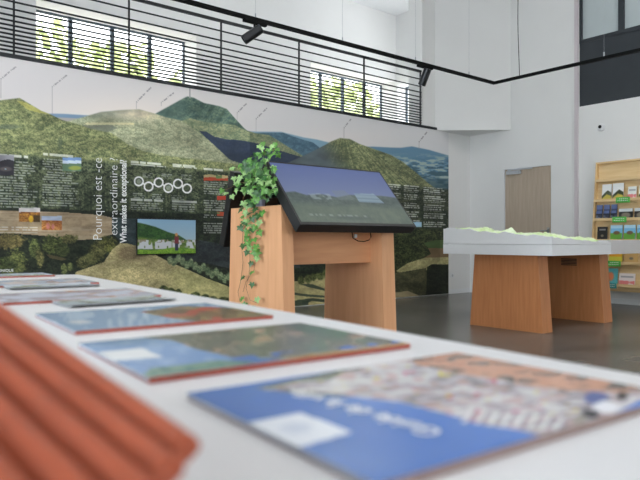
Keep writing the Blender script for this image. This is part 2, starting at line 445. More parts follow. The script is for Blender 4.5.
    # scrub at bottom left with lit crowns
    for (cx, cy, rx, ry, a, b) in [(8, 241, 20, 9, (92, 84, 48), (132, 118, 66)), (16, 262, 12, 14, (58, 70, 36), (124, 128, 66)), (34, 248, 6, 11, (54, 68, 36), (118, 126, 66)),
                                   (40, 258, 5, 10, (60, 68, 36), (136, 128, 74)), (54, 245, 14, 11, (46, 58, 30), (106, 116, 58)), (62, 250, 8, 8, (40, 50, 30), (84, 94, 50)),
                                   (70, 239, 10, 5, (60, 66, 34), (126, 120, 70)), (4, 266, 14, 9, (44, 56, 30), (92, 104, 54)), (64, 269, 3, 6, (70, 84, 42), (134, 138, 80)), (70, 267, 2.6, 5, (70, 84, 42), (134, 138, 80)),
                                   (84, 262, 8, 8, (60, 66, 36), (120, 118, 70)), (92, 258, 6, 9, (60, 66, 36), (110, 110, 64)), (107, 245, 11, 10, (46, 52, 24), (112, 112, 54)), (97, 252, 9, 12, (58, 62, 34), (104, 102, 58))]:
        img = mixc(img, blob(x, y, cx, cy, rx, ry, .3, .9, int(cx)), forest(x, y, rgbc(*a)*.75, rgbc(*b)*1.1, .8, 95))
        fq = forest(x, y, rgbc(*a), rgbc(*b)*1.2, .6, 195)
        for q in range(5): img = mixc(img, blob(x, y, cx+rx*.6*math.sin(q*2.4+cx), cy+ry*.55*math.cos(q*2.4+cx), 2.6, 2.4, .7)*.5, fq)
    img = mixc(img, poly(x, y, [(46, 254), (60, 257), (67, 259), (62, 260.5), (50, 258)])*.6, rgbc(118, 96, 62))
    # earth mound and dry grass slope
    mound = [(104, 262), (112, 250), (120, 243), (128, 243.5), (140, 247), (152, 253), (169, 262), (187.5, 269.4), (206, 278), (227, 286), (250, 297), (280, 312), (280, 330), (60, 330), (76, 272), (90, 267)]
    c = forest(x, y, rgbc(146, 134, 88), rgbc(206, 190, 134), .9, 96)
    c = mixc(c, blob(x, y, 132, 253, 20, 9, .5, .3, 6)*.75, forest(x, y, rgbc(108, 88, 62), rgbc(168, 146, 108), .7, 97))
    c = mixc(c, sm(262, 275, y)*sm(150, 190, x)*.35, rgbc(160, 166, 96))
    c = mixc(c, poly(x, y, [(110, 261.5), (160, 259.5), (164, 261.5), (112, 263)])*.5, rgbc(176, 160, 112))
    img = mixc(img, poly(x, y, mound), c)
    # far trees along the slope, navy meadow beyond
    img = mixc(img, poly(x, y, [(160, 252), (200, 240), (232, 246), (300, 250), (300, 268), (228, 268), (200, 262), (168, 258)])*.9, forest(x, y, rgbc(34, 40, 46), rgbc(56, 62, 64), 2, 98))
    for k in range(16):
        cx = 170+k*4.2; cy = 260+max(0, k-2)*1.55+2.2*math.sin(k*2.1)
        img = mixc(img, blob(x, y, cx, cy, 3.4, 5.2, .4, .5, k), forest(x, y, rgbc(70, 92, 64), rgbc(150, 164, 118), .8, 99))
    for cx, cy, rx in ((164, 288.5, 5), (171, 290.5, 4), (178, 292, 5), (196, 295, 6), (205, 297, 5), (213, 299, 6), (224, 300, 8)):
        img = mixc(img, blob(x, y, cx, cy, rx, 3.6, .35, .5, int(cx)), forest(x, y, rgbc(36, 48, 24), rgbc(98, 108, 58), .8, 100))
    # centre, seen under the kiosk
    c = forest(x, y, rgbc(150, 140, 92), rgbc(196, 182, 122), 2.2, 101, .8)
    img = mixc(img, poly(x, y, [(240, 284), (300, 281), (308, 275), (330, 274), (400, 270), (400, 310), (240, 310)]), c)
    for pts in ([(285, 291), (305, 294), (330, 296), (330, 298), (305, 296.5), (285, 293.5)], [(290, 301), (312, 298), (330, 300), (330, 303), (312, 301), (300, 306), (290, 306)], [(300, 284), (312, 284), (326, 289), (326, 291), (308, 287)], [(302, 301), (309, 300), (308, 307), (302, 307)]):
        img = mixc(img, poly(x, y, pts)*.85, rgbc(44, 58, 46))
    for cx, cy in ((301, 280), (308, 279), (313, 277), (320, 276), (326, 273)): img = mixc(img, blob(x, y, cx, cy, 4.5, 5, .4, .6, cx), forest(x, y, rgbc(52, 62, 32), rgbc(122, 130, 70), .8, 103))
    # right end: woods, meadow, hedge
    rt = sm(388, 394, x)
    c = forest(x, y, rgbc(24, 32, 22), rgbc(86, 96, 54), 1.2, 111)
    img = mixc(img, rt*sm(1.16, 1.08, Z), c)
    img = mixc(img, poly(x, y, [(424, 243), (436, 240), (460, 240), (460, 250), (430, 250)]), rgbc(72, 98, 52))
    img = mixc(img, poly(x, y, [(428, 248), (460, 248.5), (460, 258), (422, 259), (431, 254)]), rgbc(124, 98, 66))
    img = mixc(img, poly(x, y, [(396, 271), (408, 263), (424, 258), (460, 257), (460, 264), (430, 265), (426, 271), (404, 274)]), forest(x, y, rgbc(146, 138, 88), rgbc(186, 178, 122), 2, 112))
    img = mixc(img, poly(x, y, [(390, 274), (426, 268), (428, 288), (424, 296), (390, 296)]), forest(x, y, rgbc(56, 58, 40), rgbc(92, 90, 60), 2.2, 113))
    img = mixc(img, poly(x, y, [(427, 267), (432, 264), (460, 265), (460, 300), (426, 300)]), forest(x, y, rgbc(20, 26, 20), rgbc(42, 50, 34), 1, 114))
    img = mixc(img, poly(x, y, [(390, 293), (408, 291), (420, 296), (404, 300), (390, 301)]), rgbc(150, 136, 100))
    # ---------------- printed texts and pictures
    def XZ(px, py): p = onY(px, py, YM-.02); return p.x, p.z
    def rows(x0, y0, x1, y1, **k):
        a, zt = XZ(x0, y0); b, _ = XZ(x1, y0); _, zb = XZ(x0, y1)
        return text_rows(img, x, y, W, a, b, zb, zt, **k)
    img = rows(-30, 158, 38, 207); img = rows(42.5, 158, 80, 206, seed=2); img = rows(-30, 226, 38, 233, pitch=.028, amt=.5, ragged=0)
    for a, b, yy in ((-30, 28, 152.8), (43, 73, 154.2), (131, 161, 162), (173, 198, 164.5), (204, 223, 168.6), (131, 163, 199.5), (172, 197, 201)):
        p = XZ(a, yy); q = XZ(b, yy); img = head(img, W, p[0], q[0], p[1])
    for a, b, yy in ((-30, 12, 154.4), (131, 166, 164.2), (173, 197, 166.4)):
        p = XZ(a, yy); q = XZ(b, yy); img = head(img, W, p[0], q[0], p[1], .012, 6)
    img = rows(131, 202, 165, 209.5, amt=.5, seed=3); img = rows(172, 203.5, 198, 211, amt=.5, seed=4)
    for k in range(6):
        cx = 138.8+9.7*k; up = k in (1, 3, 5)
        yy = (173, 194)[k % 2 == 0]
        img = rows(cx-6, yy-1+k*.5, cx+7, yy+4+k*.5, pitch=.022, amt=.42, seed=20+k, ragged=.2)
    for a, b in ((181, 189), (190.5, 195), (200, 211), (214.5, 219), (223, 233)):
        img = rows(204, a, 228, b, pitch=.028, amt=.5, seed=int(a))
    img = mixc(img, rect(x, y, 203.5, 176.5, 228, 180.6), rgbc(196, 72, 44)); img = mixc(img, poly(x, y, [(203.5, 175), (210, 174.2), (216, 175.5), (223, 175), (228, 176), (228, 178), (222, 178.6), (212, 177), (203.5, 177.5)]), rgbc(198, 176, 120))
    img = mixc(img, rect(x, y, 216, 175.5, 222, 178.5), rgbc(112, 140, 80))
    img = mixc(img, rect(x, y, 217, 196, 226, 200), rgbc(190, 60, 40)); img = mixc(img, rect(x, y, 217, 212, 224, 216), rgbc(190, 74, 44)); img = mixc(img, rect(x, y, 217, 212.4, 220, 214), rgbc(104, 134, 74))
    # the ringed timeline
    cs = [(138.8, 181.3), (148.6, 186.5), (158.7, 182.4), (168.3, 187.9), (178, 183.7), (187, 188.5)]
    WT = rgbc(238, 240, 238)
    for i, (cx, cy) in enumerate(cs):
        if i < 5:
            x1, y1 = cs[i+1]; L = math.hypot(x1-cx, y1-cy)
            tt = ((x-cx)*(x1-cx)+(y-cy)*(y1-cy))/L; dd = np.abs((x-cx)*(y1-cy)-(y-cy)*(x1-cx))/L
            img = mixc(img, ((tt > 4.2) & (tt < L-4.2) & (dd < .7)).astype(float)*.9, WT)
    for i, (cx, cy) in enumerate(cs):
        d = np.hypot(x-cx, y-cy)
        img = mixc(img, sm(5.2, 4.8, d)*sm(3.3, 3.7, d), WT)
        img = mixc(img, sm(2.6, 2.2, d)*.5, [rgbc(190, 196, 186), rgbc(60, 64, 56), rgbc(70, 84, 60)][i % 3])
    # four small printed photographs
    img = mixc(img, rect(x, y, -20, 155, 14, 175.5), rgbc(52, 50, 58)); img = mixc(img, poly(x, y, [(-20, 155), (14, 155), (14, 161), (8, 159), (0, 161), (-20, 164)]), rgbc(150, 148, 158)); img = mixc(img, blob(x, y, 6, 169, 8, 3, .5), rgbc(92, 84, 84)); img = mixc(img, blob(x, y, 5.5, 169, 1, .8), rgbc(150, 180, 190))
    img = mixc(img, rect(x, y, 62.5, 157.5, 81, 170.5), rgbc(110, 146, 196)); img = mixc(img, rect(x, y, 62.5, 160.5, 81, 163.6)*.7, rgbc(224, 230, 236)); img = mixc(img, rect(x, y, 62.5, 163.6, 81, 171), rgbc(92, 124, 96)); img = mixc(img, blob(x, y, 75, 168, 8, 2.6, .4), rgbc(150, 160, 72))
    img = mixc(img, rect(x, y, 19, 208, 40, 222), rgbc(214, 206, 204)); img = mixc(img, rect(x, y, 19, 212, 40, 222), forest(x, y, rgbc(120, 70, 30), rgbc(206, 140, 54), .9, 120)); img = mixc(img, blob(x, y, 31, 219, 2.6, 4, .3), rgbc(226, 176, 34)); img = mixc(img, rect(x, y, 34, 215, 40, 222)*.7, rgbc(46, 40, 26))
    img = mixc(img, rect(x, y, 41.5, 216, 62, 230), rgbc(176, 190, 214)); img = mixc(img, rect(x, y, 41.5, 220.5, 62, 230), forest(x, y, rgbc(150, 76, 34), rgbc(214, 150, 74), .8, 121)); img = mixc(img, (blob(x, y, 48, 226, 2.4, 4)+blob(x, y, 53, 226.5, 2, 3.5))*.8, rgbc(206, 120, 116))
    # right columns
    for a, b, s in ((386, 401.5, 31), (404, 420, 32), (423.5, 446, 33)):
        for k in range(5):
            img = rows(a, 183.5+(a-386)*.09+k*8.7, b, 190+(a-386)*.09+k*8.6, pitch=.034, amt=.62, seed=s+k)
    img = mixc(img, rect(x, y, 412, 222, 421.5, 227), rgbc(150, 190, 214))
    lum = img.mean(1, keepdims=True); img = img*.86+lum*.14
    pm = below(x, y, R_LEFT)+below(x, y, R_MID)+below(x, y, R_CONE)+below(x, y, R_DOME)
    img = img*(1+np.clip(pm, 0, 1)*(.16*sm(1.72, 1.84, Z)-.03+.5*(fbm(x/26, y/12, 201, 3)-.5)+.15*(fbm(x/7, y/4, 202, 2)-.5)))[:, None]
    # slanted captions on the sky with hair lines down to the summits
    for (x0, y0, x1, y1, ly) in ((1, 79, 16, 66.6, 98), (52, 87, 67, 75, 114), (136.5, 102, 151, 87.5, 109), (161, 103, 174, 92.5, 106), (237, 113, 247, 103, 126), (256, 119, 267, 108, 131.5), (344, 128, 351, 119, 138), (419, 142, 427, 132, 149)):
        L = math.hypot(x1-x0, y1-y0); tt = ((x-x0)*(x1-x0)+(y-y0)*(y1-y0))/L; dd = np.abs((x-x0)*(y1-y0)-(y-y0)*(x1-x0))/L
        img = mixc(img, ((tt > 0) & (tt < L) & (dd < .62) & (h2(np.floor(tt/.9), tt*0, 3) > .15) & (np.abs(tt-L*.62) > .7)).astype(float)*.6, rgbc(112, 108, 112))
        img = mixc(img, rect(x, y, x0-.3, y0, x0+.35, ly)*.45, rgbc(140, 136, 136))
    return img
MUR = thing('mural_panel', 'wall wide printed panorama of green volcano hills with white texts', 'mural', loc=(4.6, YM, 0))
box('board', (.3, YM-.017, .012), (8.585, YM-.001, 2.783), WPLAST, MUR)
sheet('printed_panorama', (.3, YM-.0185, 2.783), (8.285, 0, 0), (0, 0, -2.77), 1050, 430, paint_mural, print_mat('mural_print', .55, spec=.3), MUR, gain=1.15)
def text_obj(name, s, p0, length, height, m, parent, right, up, bold=0, flip=False):
    """lettering starting at p0, running along 'right' for length"""
    cu = bpy.data.curves.new(name, 'FONT'); cu.body = s; cu.offset = bold; cu.resolution_u = 3
    o = bpy.data.objects.new(name, cu); COL.objects.link(o)
    bpy.context.view_layer.update()
    dg = bpy.context.evaluated_depsgraph_get()
    me = bpy.data.meshes.new_from_object(o.evaluated_get(dg)); bpy.data.objects.remove(o)
    xs = [v.co.x for v in me.vertices]; ys = [v.co.y for v in me.vertices]
    sx = length/(max(xs)-min(xs)); sy = height/(max(ys)-min(ys)); x0 = min(xs); y0 = min(ys)
    right, up = Vector(right), Vector(up)
    for v in me.vertices: v.co = Vector(p0)+right*((v.co.x-x0)*sx)+up*((v.co.y-y0)*sy)
    me.name = name; ob = link(name, me, m, parent)
    if parent is not None: ob.location = -parent.location
    return ob
LETT = mat('white_lettering', (240, 241, 240), .6)
yt = YM-.0205
def vtext(s, pxl, pxr, ytop, ybot, bold=0):
    a = onY(pxr, ybot, yt); b = onY(pxl, ytop, yt); c = onY(pxl, ybot, yt)
    z0 = onY((pxl+pxr)/2, ybot, yt).z; z1 = onY((pxl+pxr)/2, ytop, yt).z
    text_obj('mural_title', s, (a.x, yt, z0), z1-z0, a.x-c.x, LETT, MUR, (0, 0, 1), (-1, 0, 0), bold)
vtext('Pourquoi est -ce', 93.2, 104.8, 158, 239.5, -.012)
vtext('extraordinaire ?', 109.8, 117.4, 158, 235, -.012)
vtext('What makes it exceptional?', 119.8, 128.6, 160, 243, .022)
a = onY(13.5, 272.2, yt); b = onY(-12, 272.2, yt)
text_obj('mural_title', 'TECTONIQUE', (b.x, yt, a.z), a.x-b.x, .034, LETT, MUR, (1, 0, 0), (0, 0, 1), .01)
# landscape picture screen set on the mural
p0 = onY(137, 219, YM-.03); p1 = onY(195, 219, YM-.03); p2 = onY(137, 254, YM-.03)
PS = thing('wall_screen', 'flat landscape picture of a person with sheep mounted on the mural', 'picture', loc=(p0.x, YM-.02, p2.z))
box('frame', (p0.x-.01, YM-.045, p2.z-.012), (p1.x+.01, YM-.0195, p0.z+.012), PLAST, PS, .003)
def paint_sheep(x, y, u, v, W):
    img = rgbc(140, 178, 206)*(1-v[:, None])+rgbc(190, 208, 214)*v[:, None]
    img = mixc(img, below(u, v, [(0, .1), (.12, .14), (.3, .22), (.5, .36), (.7, .46), (.85, .62), (1, .72)], .02), forest(u*60, v*36, rgbc(32, 66, 34), rgbc(66, 106, 48), 1.2, 130))
    img = mixc(img, below(u, v, [(0, .5), (.2, .56), (.5, .62), (1, .6)], .02), forest(u*60, v*36, rgbc(66, 96, 40), rgbc(132, 150, 74), 1, 131))
    n = vn(u*26, v*10, 132)
    img = mixc(img, rect(u, v, 0, .6, 1, .86)*sm(.35, .5, n), rgbc(206, 208, 214))
    img = mixc(img, rect(u, v, 0, .58, 1, .68)*sm(.5, .62, vn(u*40, v*16, 133)), rgbc(150, 136, 112))
    img = mixc(img, below(u, v, [(0, .88), (.3, .9), (.6, .82), (1, .86)], .02), forest(u*60, v*36, rgbc(84, 132, 36), rgbc(142, 180, 62), .9, 134))
    img = mixc(img, blob(u, v, .655, .44, .03, .06), rgbc(206, 146, 86)); img = mixc(img, rect(u, v, .62, .5, .7, .7), rgbc(120, 44, 54)); img = mixc(img, rect(u, v, .63, .7, .69, .92), rgbc(44, 52, 76))
    return img
sheet('screen', (p0.x, YM-.0462, p0.z), (p1.x-p0.x, 0, 0), (0, 0, p2.z-p0.z), 120, 76, paint_sheep, print_mat('picture_print', .3, emit=.05), PS, gain=.85)
# socket
o = onY(451.8, 275.5, YM)
so = thing('wall_socket', 'small white socket on the wall just right of the mural', 'socket', loc=(o.x, YM, o.z))
box('plate', (o.x-.045, YM-.012, o.z-.04), (o.x+.045, YM-.0005, o.z+.04), WPLAST, so, .003)
bm = bmesh.new(); lathe(bm, [(.022, 0), (.022, .002)], (o.x, YM-.0145, o.z), 16, Matrix.Rotation(PI/2, 3, 'X')); fin(bm, 'outlet', mat('socket_grey', (190, 192, 196), .5), so)

# ================================================================== CEILING TRACK AND SPOTS
ZK = 3.05
kc = onZ(494, 83, ZK)
tk = thing('lighting_track', 'black suspended L-shaped lighting track on thin wires', 'track light', loc=(kc.x, kc.y, ZK))
bm = bmesh.new(); bx(bm, (-1.5, kc.y-.018, ZK-.018), (kc.x+.018, kc.y+.018, ZK+.018)); fin(bm, 'track_bar', TRACKM, tk)
bm = bmesh.new(); bx(bm, (kc.x-.018, -3, ZK-.018), (kc.x+.018, kc.y-.0185, ZK+.018)); fin(bm, 'track_bar', TRACKM, tk)
for px in (188, 255.5, 342.5, 415.5, 469):
    p = onY(px, 60, kc.y)
    bm = bmesh.new(); tube(bm, [(p.x, kc.y, ZK+.018), (p.x, kc.y, ZT)], .0012, 5); tube(bm, [(p.x, kc.y, ZK+.018), (p.x, kc.y, ZK+.06)], .006, 8)
    fin(bm, 'hanging_wire', STEEL, tk)
for px in (604,):
    p = onX(px, 60, kc.x)
    bm = bmesh.new(); tube(bm, [(kc.x, p.y, ZK+.018), (kc.x, p.y, ZT)], .0012, 5); tube(bm, [(kc.x, p.y, ZK+.018), (kc.x, p.y, ZK+.07)], .01, 8)
    fin(bm, 'hanging_wire', STEEL, tk)
p = onX(519.5, 77, kc.x)
bm = bmesh.new(); tube(bm, [(kc.x+.012*math.sin(i*1.1)-i*.002, p.y+.01*math.sin(i*.9)+.004*i, ZK+.018+i*(ZT-ZK-.018)/16) for i in range(17)], .005, 6); fin(bm, 'power_cord', TRACKM, tk)
def spot(px, py, ax, label, px2, Lh=.205, rr=.047):
    p = onY(px, py, kc.y)
    s = thing('spotlight', label, 'spotlight', 'spotlights on the track', loc=(p.x, kc.y, ZK-.02))
    bm = bmesh.new(); bx(bm, (p.x-.13, kc.y-.02, ZK-.045), (p.x+.13, kc.y+.02, ZK-.0185), .003); fin(bm, 'adapter', TRACKM, s)
    c = Vector((p.x+px2, kc.y-.0, ZK-.14))
    bm = bmesh.new(); tube(bm, [(p.x+px2*.3, kc.y, ZK-.045), (p.x+px2*.3, kc.y, ZK-.09), tuple(c+Vector((0, 0, .02)))], .011, 8); fin(bm, 'arm', TRACKM, s)
    d = Vector(ax).normalized(); rot = Vector((0, 0, 1)).rotation_difference(d).to_matrix()
    bm = bmesh.new(); lathe(bm, [(rr-.004, -Lh*.45), (rr, -Lh*.44), (rr, Lh*.55), (rr-.006, Lh*.55), (rr-.008, Lh*.48)], c, 28, rot)
    fin(bm, 'lamp_head', mat('spot_black', (30, 32, 36), .3, .3), s, smooth=False)
    return s
# head axes: down-left and toward the wall
spot(255, 18, (-.75*RX-.1*FX, -.75*RY-.1*FY, -.55), 'cylindrical black spotlight on the track left of the cord, turned down left', -.02)
spot(425, 64, (-.30*RX+.3*FX, -.30*RY+.3*FY, -.85), 'black spotlight at the end of the railing, pointing nearly straight down', .0)

# ================================================================== KIOSK
KX0, KX1 = 2.50, 3.58
KZ = 1.167
K = thing('screen_kiosk', 'beech kiosk with two black screens back to back in a tent shape', 'display stand', loc=(3.03, 3.77, 0))
for xa, xb in ((KX0, KX0+.095), (KX1-.135, KX1)):
    bm = bmesh.new(); prism(bm, [(3.40, 0), (4.14, 0), (4.09, KZ), (3.45, KZ)], xa, xb, 'X'); fin(bm, 'side_panel', BEECH, K)
box('crossbeam', (KX0+.096, 3.56, .755), (KX1-.136, 3.98, 1.12), BEECHX, K)
def paint_screen(x, y, u, v, W):
    img = rgbc(80, 92, 132)*(1-v[:, None])+rgbc(112, 120, 138)*v[:, None]
    img = mixc(img, below(u, v, [(0, .52), (.08, .5), (.16, .55), (.3, .52), (.42, .56), (.55, .5), (.7, .5), (.85, .48), (1, .5)], .015), forest(u*110, v*60, rgbc(62, 72, 72), rgbc(88, 98, 92), 2, 140, .7))
    img = mixc(img, below(u, v, [(0, .7), (.3, .72), (.6, .68), (1, .72)], .06), forest(u*110, v*30, rgbc(76, 86, 80), rgbc(92, 102, 90), 3, 141, .6))
    img = mixc(img, poly(u, v, [(.6, .47), (.79, .45), (.84, .62), (.6, .62)])*.85, rgbc(120, 138, 150))
    img = mixc(img, (poly(u, v, [(.6, .47), (.79, .45), (.84, .62), (.6, .62)])*((np.floor(v*50) % 3) == 0)*.6), rgbc(88, 104, 118))
    img = mixc(img, poly(u, v, [(.18, .52), (.36, .5), (.4, .6), (.2, .62)])*.6*sm(.35, .6, vn(u*40, v*20, 142)), rgbc(132, 144, 146))
    img = mixc(img, poly(u, v, [(.4, .44), (.52, .42), (.58, .58), (.42, .6)])*.4, rgbc(104, 114, 114))
    img = mixc(img, rect(u, v, .08, .86, .6, .9)*.5*sm(.4, .6, vn(u*60, v*3, 143)), rgbc(132, 142, 140))
    img = mixc(img, blob(u, v, .45, .92, .25, .05, .7)*.4, rgbc(54, 64, 66))
    return img
SM = print_mat('screen_surface', .3, spec=.25, emit=.75)
def monitor(Yf, Yt, z0, z1, X0, X1, T):
    a = Vector((0, Yf, z0)); b = Vector((0, Yt, z1)); up = (b-a); L = up.length; up.normalize()
    sgn = 1 if Yt > Yf else -1
    nb = Vector((0, sgn*up.z, -abs(up.y)))      # toward the back
    bm = bmesh.new(); bx(bm, (X0, -T, 0), (X1, 0, L), .004)
    for v in bm.verts:
        c = v.co.copy(); v.co = Vector((c.x, 0, 0))+a+up*c.z+nb*(-c.y)
    o = fin(bm, 'monitor', PLAST, K)
    bz = .017
    w0 = Vector((X0+bz if sgn > 0 else X1-bz, 0, 0))+a+up*(L-bz)-nb*.0015
    sc = sheet('screen', w0, ((X1-X0-2*bz)*sgn, 0, 0), tuple(-up*(L-2*bz-.008)), 150, 84, paint_screen, SM, None, gain=.72)
    sc.parent = o; sc.location = (0, 0, 0)
    # mounting bracket behind
    bm = bmesh.new(); m0 = a+up*L*.42+nb*T
    return o
monitor(3.22, 3.615, 1.03, 1.482, 2.49, 3.60, .075)
monitor(4.25, 4.09, .895, 1.45, 2.49, 3.60, .07)
bm = bmesh.new()
bm.free()
for xa in (2.75, 3.27):
    bm = bmesh.new(); prism(bm, [(3.70, 1.121), (3.84, 1.121), (3.84, 1.25), (3.97, 1.25), (3.97, 1.3), (3.84, 1.3), (3.84, 1.36), (3.70, 1.36), (3.70, 1.3), (3.57, 1.3), (3.57, 1.25), (3.70, 1.25)], xa, xa+.08, 'X'); fin(bm, 'bracket', TRACKM, K)
pts = [onY(x_, y_, 3.50) for x_, y_ in ((352, 232), (353, 238), (358, 241), (364, 241.5), (369, 240), (371, 237), (370, 230))]
bm = bmesh.new(); tube(bm, pts, .004, 6); fin(bm, 'hanging_cable', TRACKM, K)
c = onY(355.5, 236, 3.5); box('cable_plug', (c.x-.01, c.y-.008, c.z-.014), (c.x+.01, c.y+.008, c.z+.014), WPLAST, K)

# ================================================================== IVY
IV = thing('potted_ivy', 'trailing green ivy in a small pale pot on the left end of the kiosk', 'plant', loc=(2.545, 3.77, KZ))
bm = bmesh.new(); lathe(bm, [(.034, 0), (.046, .1), (.05, .1), (.05, .118), (.042, .118), (.04, .1)], (2.545, 3.77, KZ+.001), 24); fin(bm, 'pot', mat('lilac_pot', (176, 180, 204), .4), IV, smooth=False)
LEAF = [(0, -.10), (.12, -.34), (.40, -.30), (.34, -.06), (.62, .14), (.30, .24), (.22, .40), (0, .78), (-.22, .40), (-.30, .24), (-.62, .14), (-.34, -.06), (-.40, -.30), (-.12, -.34)]
def add_leaf(bm, p, n, up, s, mi=0):
    n = n.normalized(); r = up.cross(n); r = r.normalized() if r.length > 1e-3 else Vector((1, 0, 0)); up = n.cross(r).normalized()
    c = bm.verts.new(p+up*s*.05+n*s*.06)
    vs = [bm.verts.new(p+r*x*s+up*y*s-n*s*.14*(x*x+y*y)) for x, y in LEAF]
    for i in range(len(vs)):
        f = bm.faces.new((c, vs[i], vs[(i+1) % len(vs)])); f.material_index = mi; f.smooth = False
def rv(): return Vector((random.uniform(-1, 1), random.uniform(-1, 1), random.uniform(-1, 1)))
toC = Vector((-FX, -FY, .1))
bm = bmesh.new(); vb = bmesh.new()
def lf(px, py, X, s, mi=None, up=None):
    p = onX(px, py, X)
    n = toC*.8+Vector((-.5, 0, .5))+rv()*.6
    add_leaf(bm, p, n, (up or Vector((0, 0, -1)))+rv()*.6, s, random.choice([0, 0, 1, 1, 2]) if mi is None else mi)
    return p
strandL = [(245, 212), (252, 218), (258, 215), (240, 227), (247, 231), (255, 227), (259, 232), (248, 242), (243, 245), (254, 239), (247, 252), (256, 252), (251, 263), (257, 258), (243, 277), (252, 272), (252, 284), (242, 298), (245, 304), (257, 299), (253, 307), (246, 221), (250, 225), (243, 216), (250, 213), (241, 209), (247, 237), (252, 229), (256, 246), (244, 222), (259, 222), (249, 247), (253, 204), (244, 203), (255, 209), (249, 206), (262, 212)]
for px, py in strandL: lf(px, py, 2.462+random.uniform(-.02, .012), (.046 if py > 250 else .056) if (px, py) != (256, 252) else .075)
def vine(ppts, X):
    tube(vb, [onX(a, b, X+random.uniform(-.006, .004)) for a, b in ppts], .0018, 5)
vine([(252, 185), (243, 198), (244, 215), (243, 232), (242, 250), (243, 262), (241, 280), (238, 292), (240, 302)], 2.48)
vine([(254, 185), (250, 200), (250, 220), (249, 240), (250, 258), (249, 275), (246, 288), (250, 300), (257, 303)], 2.478)
vine([(255, 188), (256, 205), (255, 222), (255, 240), (256, 255), (254, 270), (246, 282), (243, 292)], 2.482)
vine([(254, 182), (258, 170), (263, 160), (265, 150), (262, 144)], 2.49); vine([(256, 182), (266, 168), (272, 155), (275, 146)], 2.5); vine([(250, 184), (240, 182), (230, 188), (221, 191)], 2.43)
for px, py in [(222, 190), (226, 193), (232, 196), (236, 190), (234, 178), (240, 177), (236, 183), (232, 168), (238, 184), (240, 165), (262, 148), (259, 146), (272, 146), (275, 144), (270, 150), (274, 153), (258, 153), (270, 156), (263, 143), (277, 149), (266, 160)]:
    lf(px, py, 2.44+random.uniform(-.04, .03), .04 if py < 165 else .046, random.choice([1, 2]))
for k in range(85):
    a = random.random()*2*PI; r = math.sqrt(random.random())
    px = 253+r*16*math.cos(a); py = 180+r*25*math.sin(a)
    if px > 266 and py > 195: continue
    lf(px, py, 2.45+random.uniform(-.09, .02), random.uniform(.04, .062))
for k in range(22): lf(random.uniform(262, 277), random.uniform(166, 200), 2.46+random.uniform(-.03, .0), random.uniform(.034, .048))
for k in range(26):
    p = Vector((random.uniform(2.5, 2.66), 3.77+random.uniform(-.07, .07), random.uniform(1.32, 1.6)))
    add_leaf(bm, p, rv()+Vector((0, 0, .7)), rv(), random.uniform(.04, .055), random.choice([0, 1]))
g = [mat('ivy_green_deep', (58, 108, 50), .4, noise=.3, nscale=60), mat('ivy_green_fresh', (104, 162, 70), .4, noise=.25, nscale=60), mat('ivy_green_light', (160, 200, 126), .45, noise=.2, nscale=60)]
o = fin(bm, 'foliage', g, IV)
fin(vb, 'stem', mat('ivy_stem', (120, 92, 62), .6), IV)

# ================================================================== RELIEF TABLE
RT = thing('relief_table', 'white topped relief model table with green terrain on two beech slab legs', 'table', loc=(6.4, 3.85, 0))
TZ = .777
TX0, TY0, TY1 = 5.55, 3.245, 4.57
for xa, xb in ((5.68, 5.86), (6.93, 7.13)):
    bm = bmesh.new(); prism(bm, [(3.42, 0), (4.30, 0), (4.24, TZ-.001), (3.48, TZ-.001)], xa, xb, 'X'); fin(bm, 'leg', TBEECH, RT)
box('tabletop', (TX0, TY0, TZ), (6.74, TY1, .884), WHITE, RT, .002)
box('side_console', (6.742, TY0, TZ), (7.75, TY1, .930), mat('console_grey', (205, 203, 203), .5, noise=.02), RT, .002)
vent = bmesh.new()
for k in range(5): bx(vent, (6.918, 3.74, .635+k*.017), (6.929, 3.93, .644+k*.017))
fin(vent, 'vent_grille', PLAST, RT)
nx, ny = 110, 120
def terr(X, Y):
    u = (X-TX0)/(6.74-TX0); v = (Y-TY0)/(TY1-TY0)
    e = .895+.05*(1-u)+.115*v*(1-.55*u)
    e += .022*(fbm(X*9, Y*9, 5, 4)-.5)*2
    e += .07*np.exp(-((u-.28)/.05)**2-((v-.52)/.05)**2)+.035*np.exp(-((u-.42)/.12)**2-((v-.3)/.12)**2)+.04*np.exp(-((u-.15)/.08)**2-((v-.66)/.1)**2)
    e += .02*np.exp(-((u-.8)/.1)**2-((v-.1)/.1)**2)
    return e
gx, gy = np.meshgrid(np.linspace(TX0+.03, 6.73, nx+1), np.linspace(TY0+.03, TY1-.03, ny+1))
rid = np.abs(fbm(gx*7, gy*7, 15, 4)-.5)
ins = np.clip(np.minimum(np.minimum(gx-TX0, 6.74-gx), np.minimum(gy-TY0, TY1-gy))/.12, 0, 1)
gz = terr(gx, gy)+.03*(.25-rid)*ins+ins*(.008+.05*(fbm(gx*22, gy*22, 25, 3)-.42))
me = bpy.data.meshes.new('terrain'); V = np.stack([gx.ravel(), gy.ravel(), gz.ravel()], 1)
Fc = [(j*(nx+1)+i, j*(nx+1)+i+1, (j+1)*(nx+1)+i+1, (j+1)*(nx+1)+i) for j in range(ny) for i in range(nx)]
me.from_pydata(V.tolist(), [], Fc)
TER = mat('terrain_green', (214, 240, 168), .7, rgb2=(240, 250, 226), nscale=6)
o = link('terrain', me, TER, RT); o.location = -RT.location
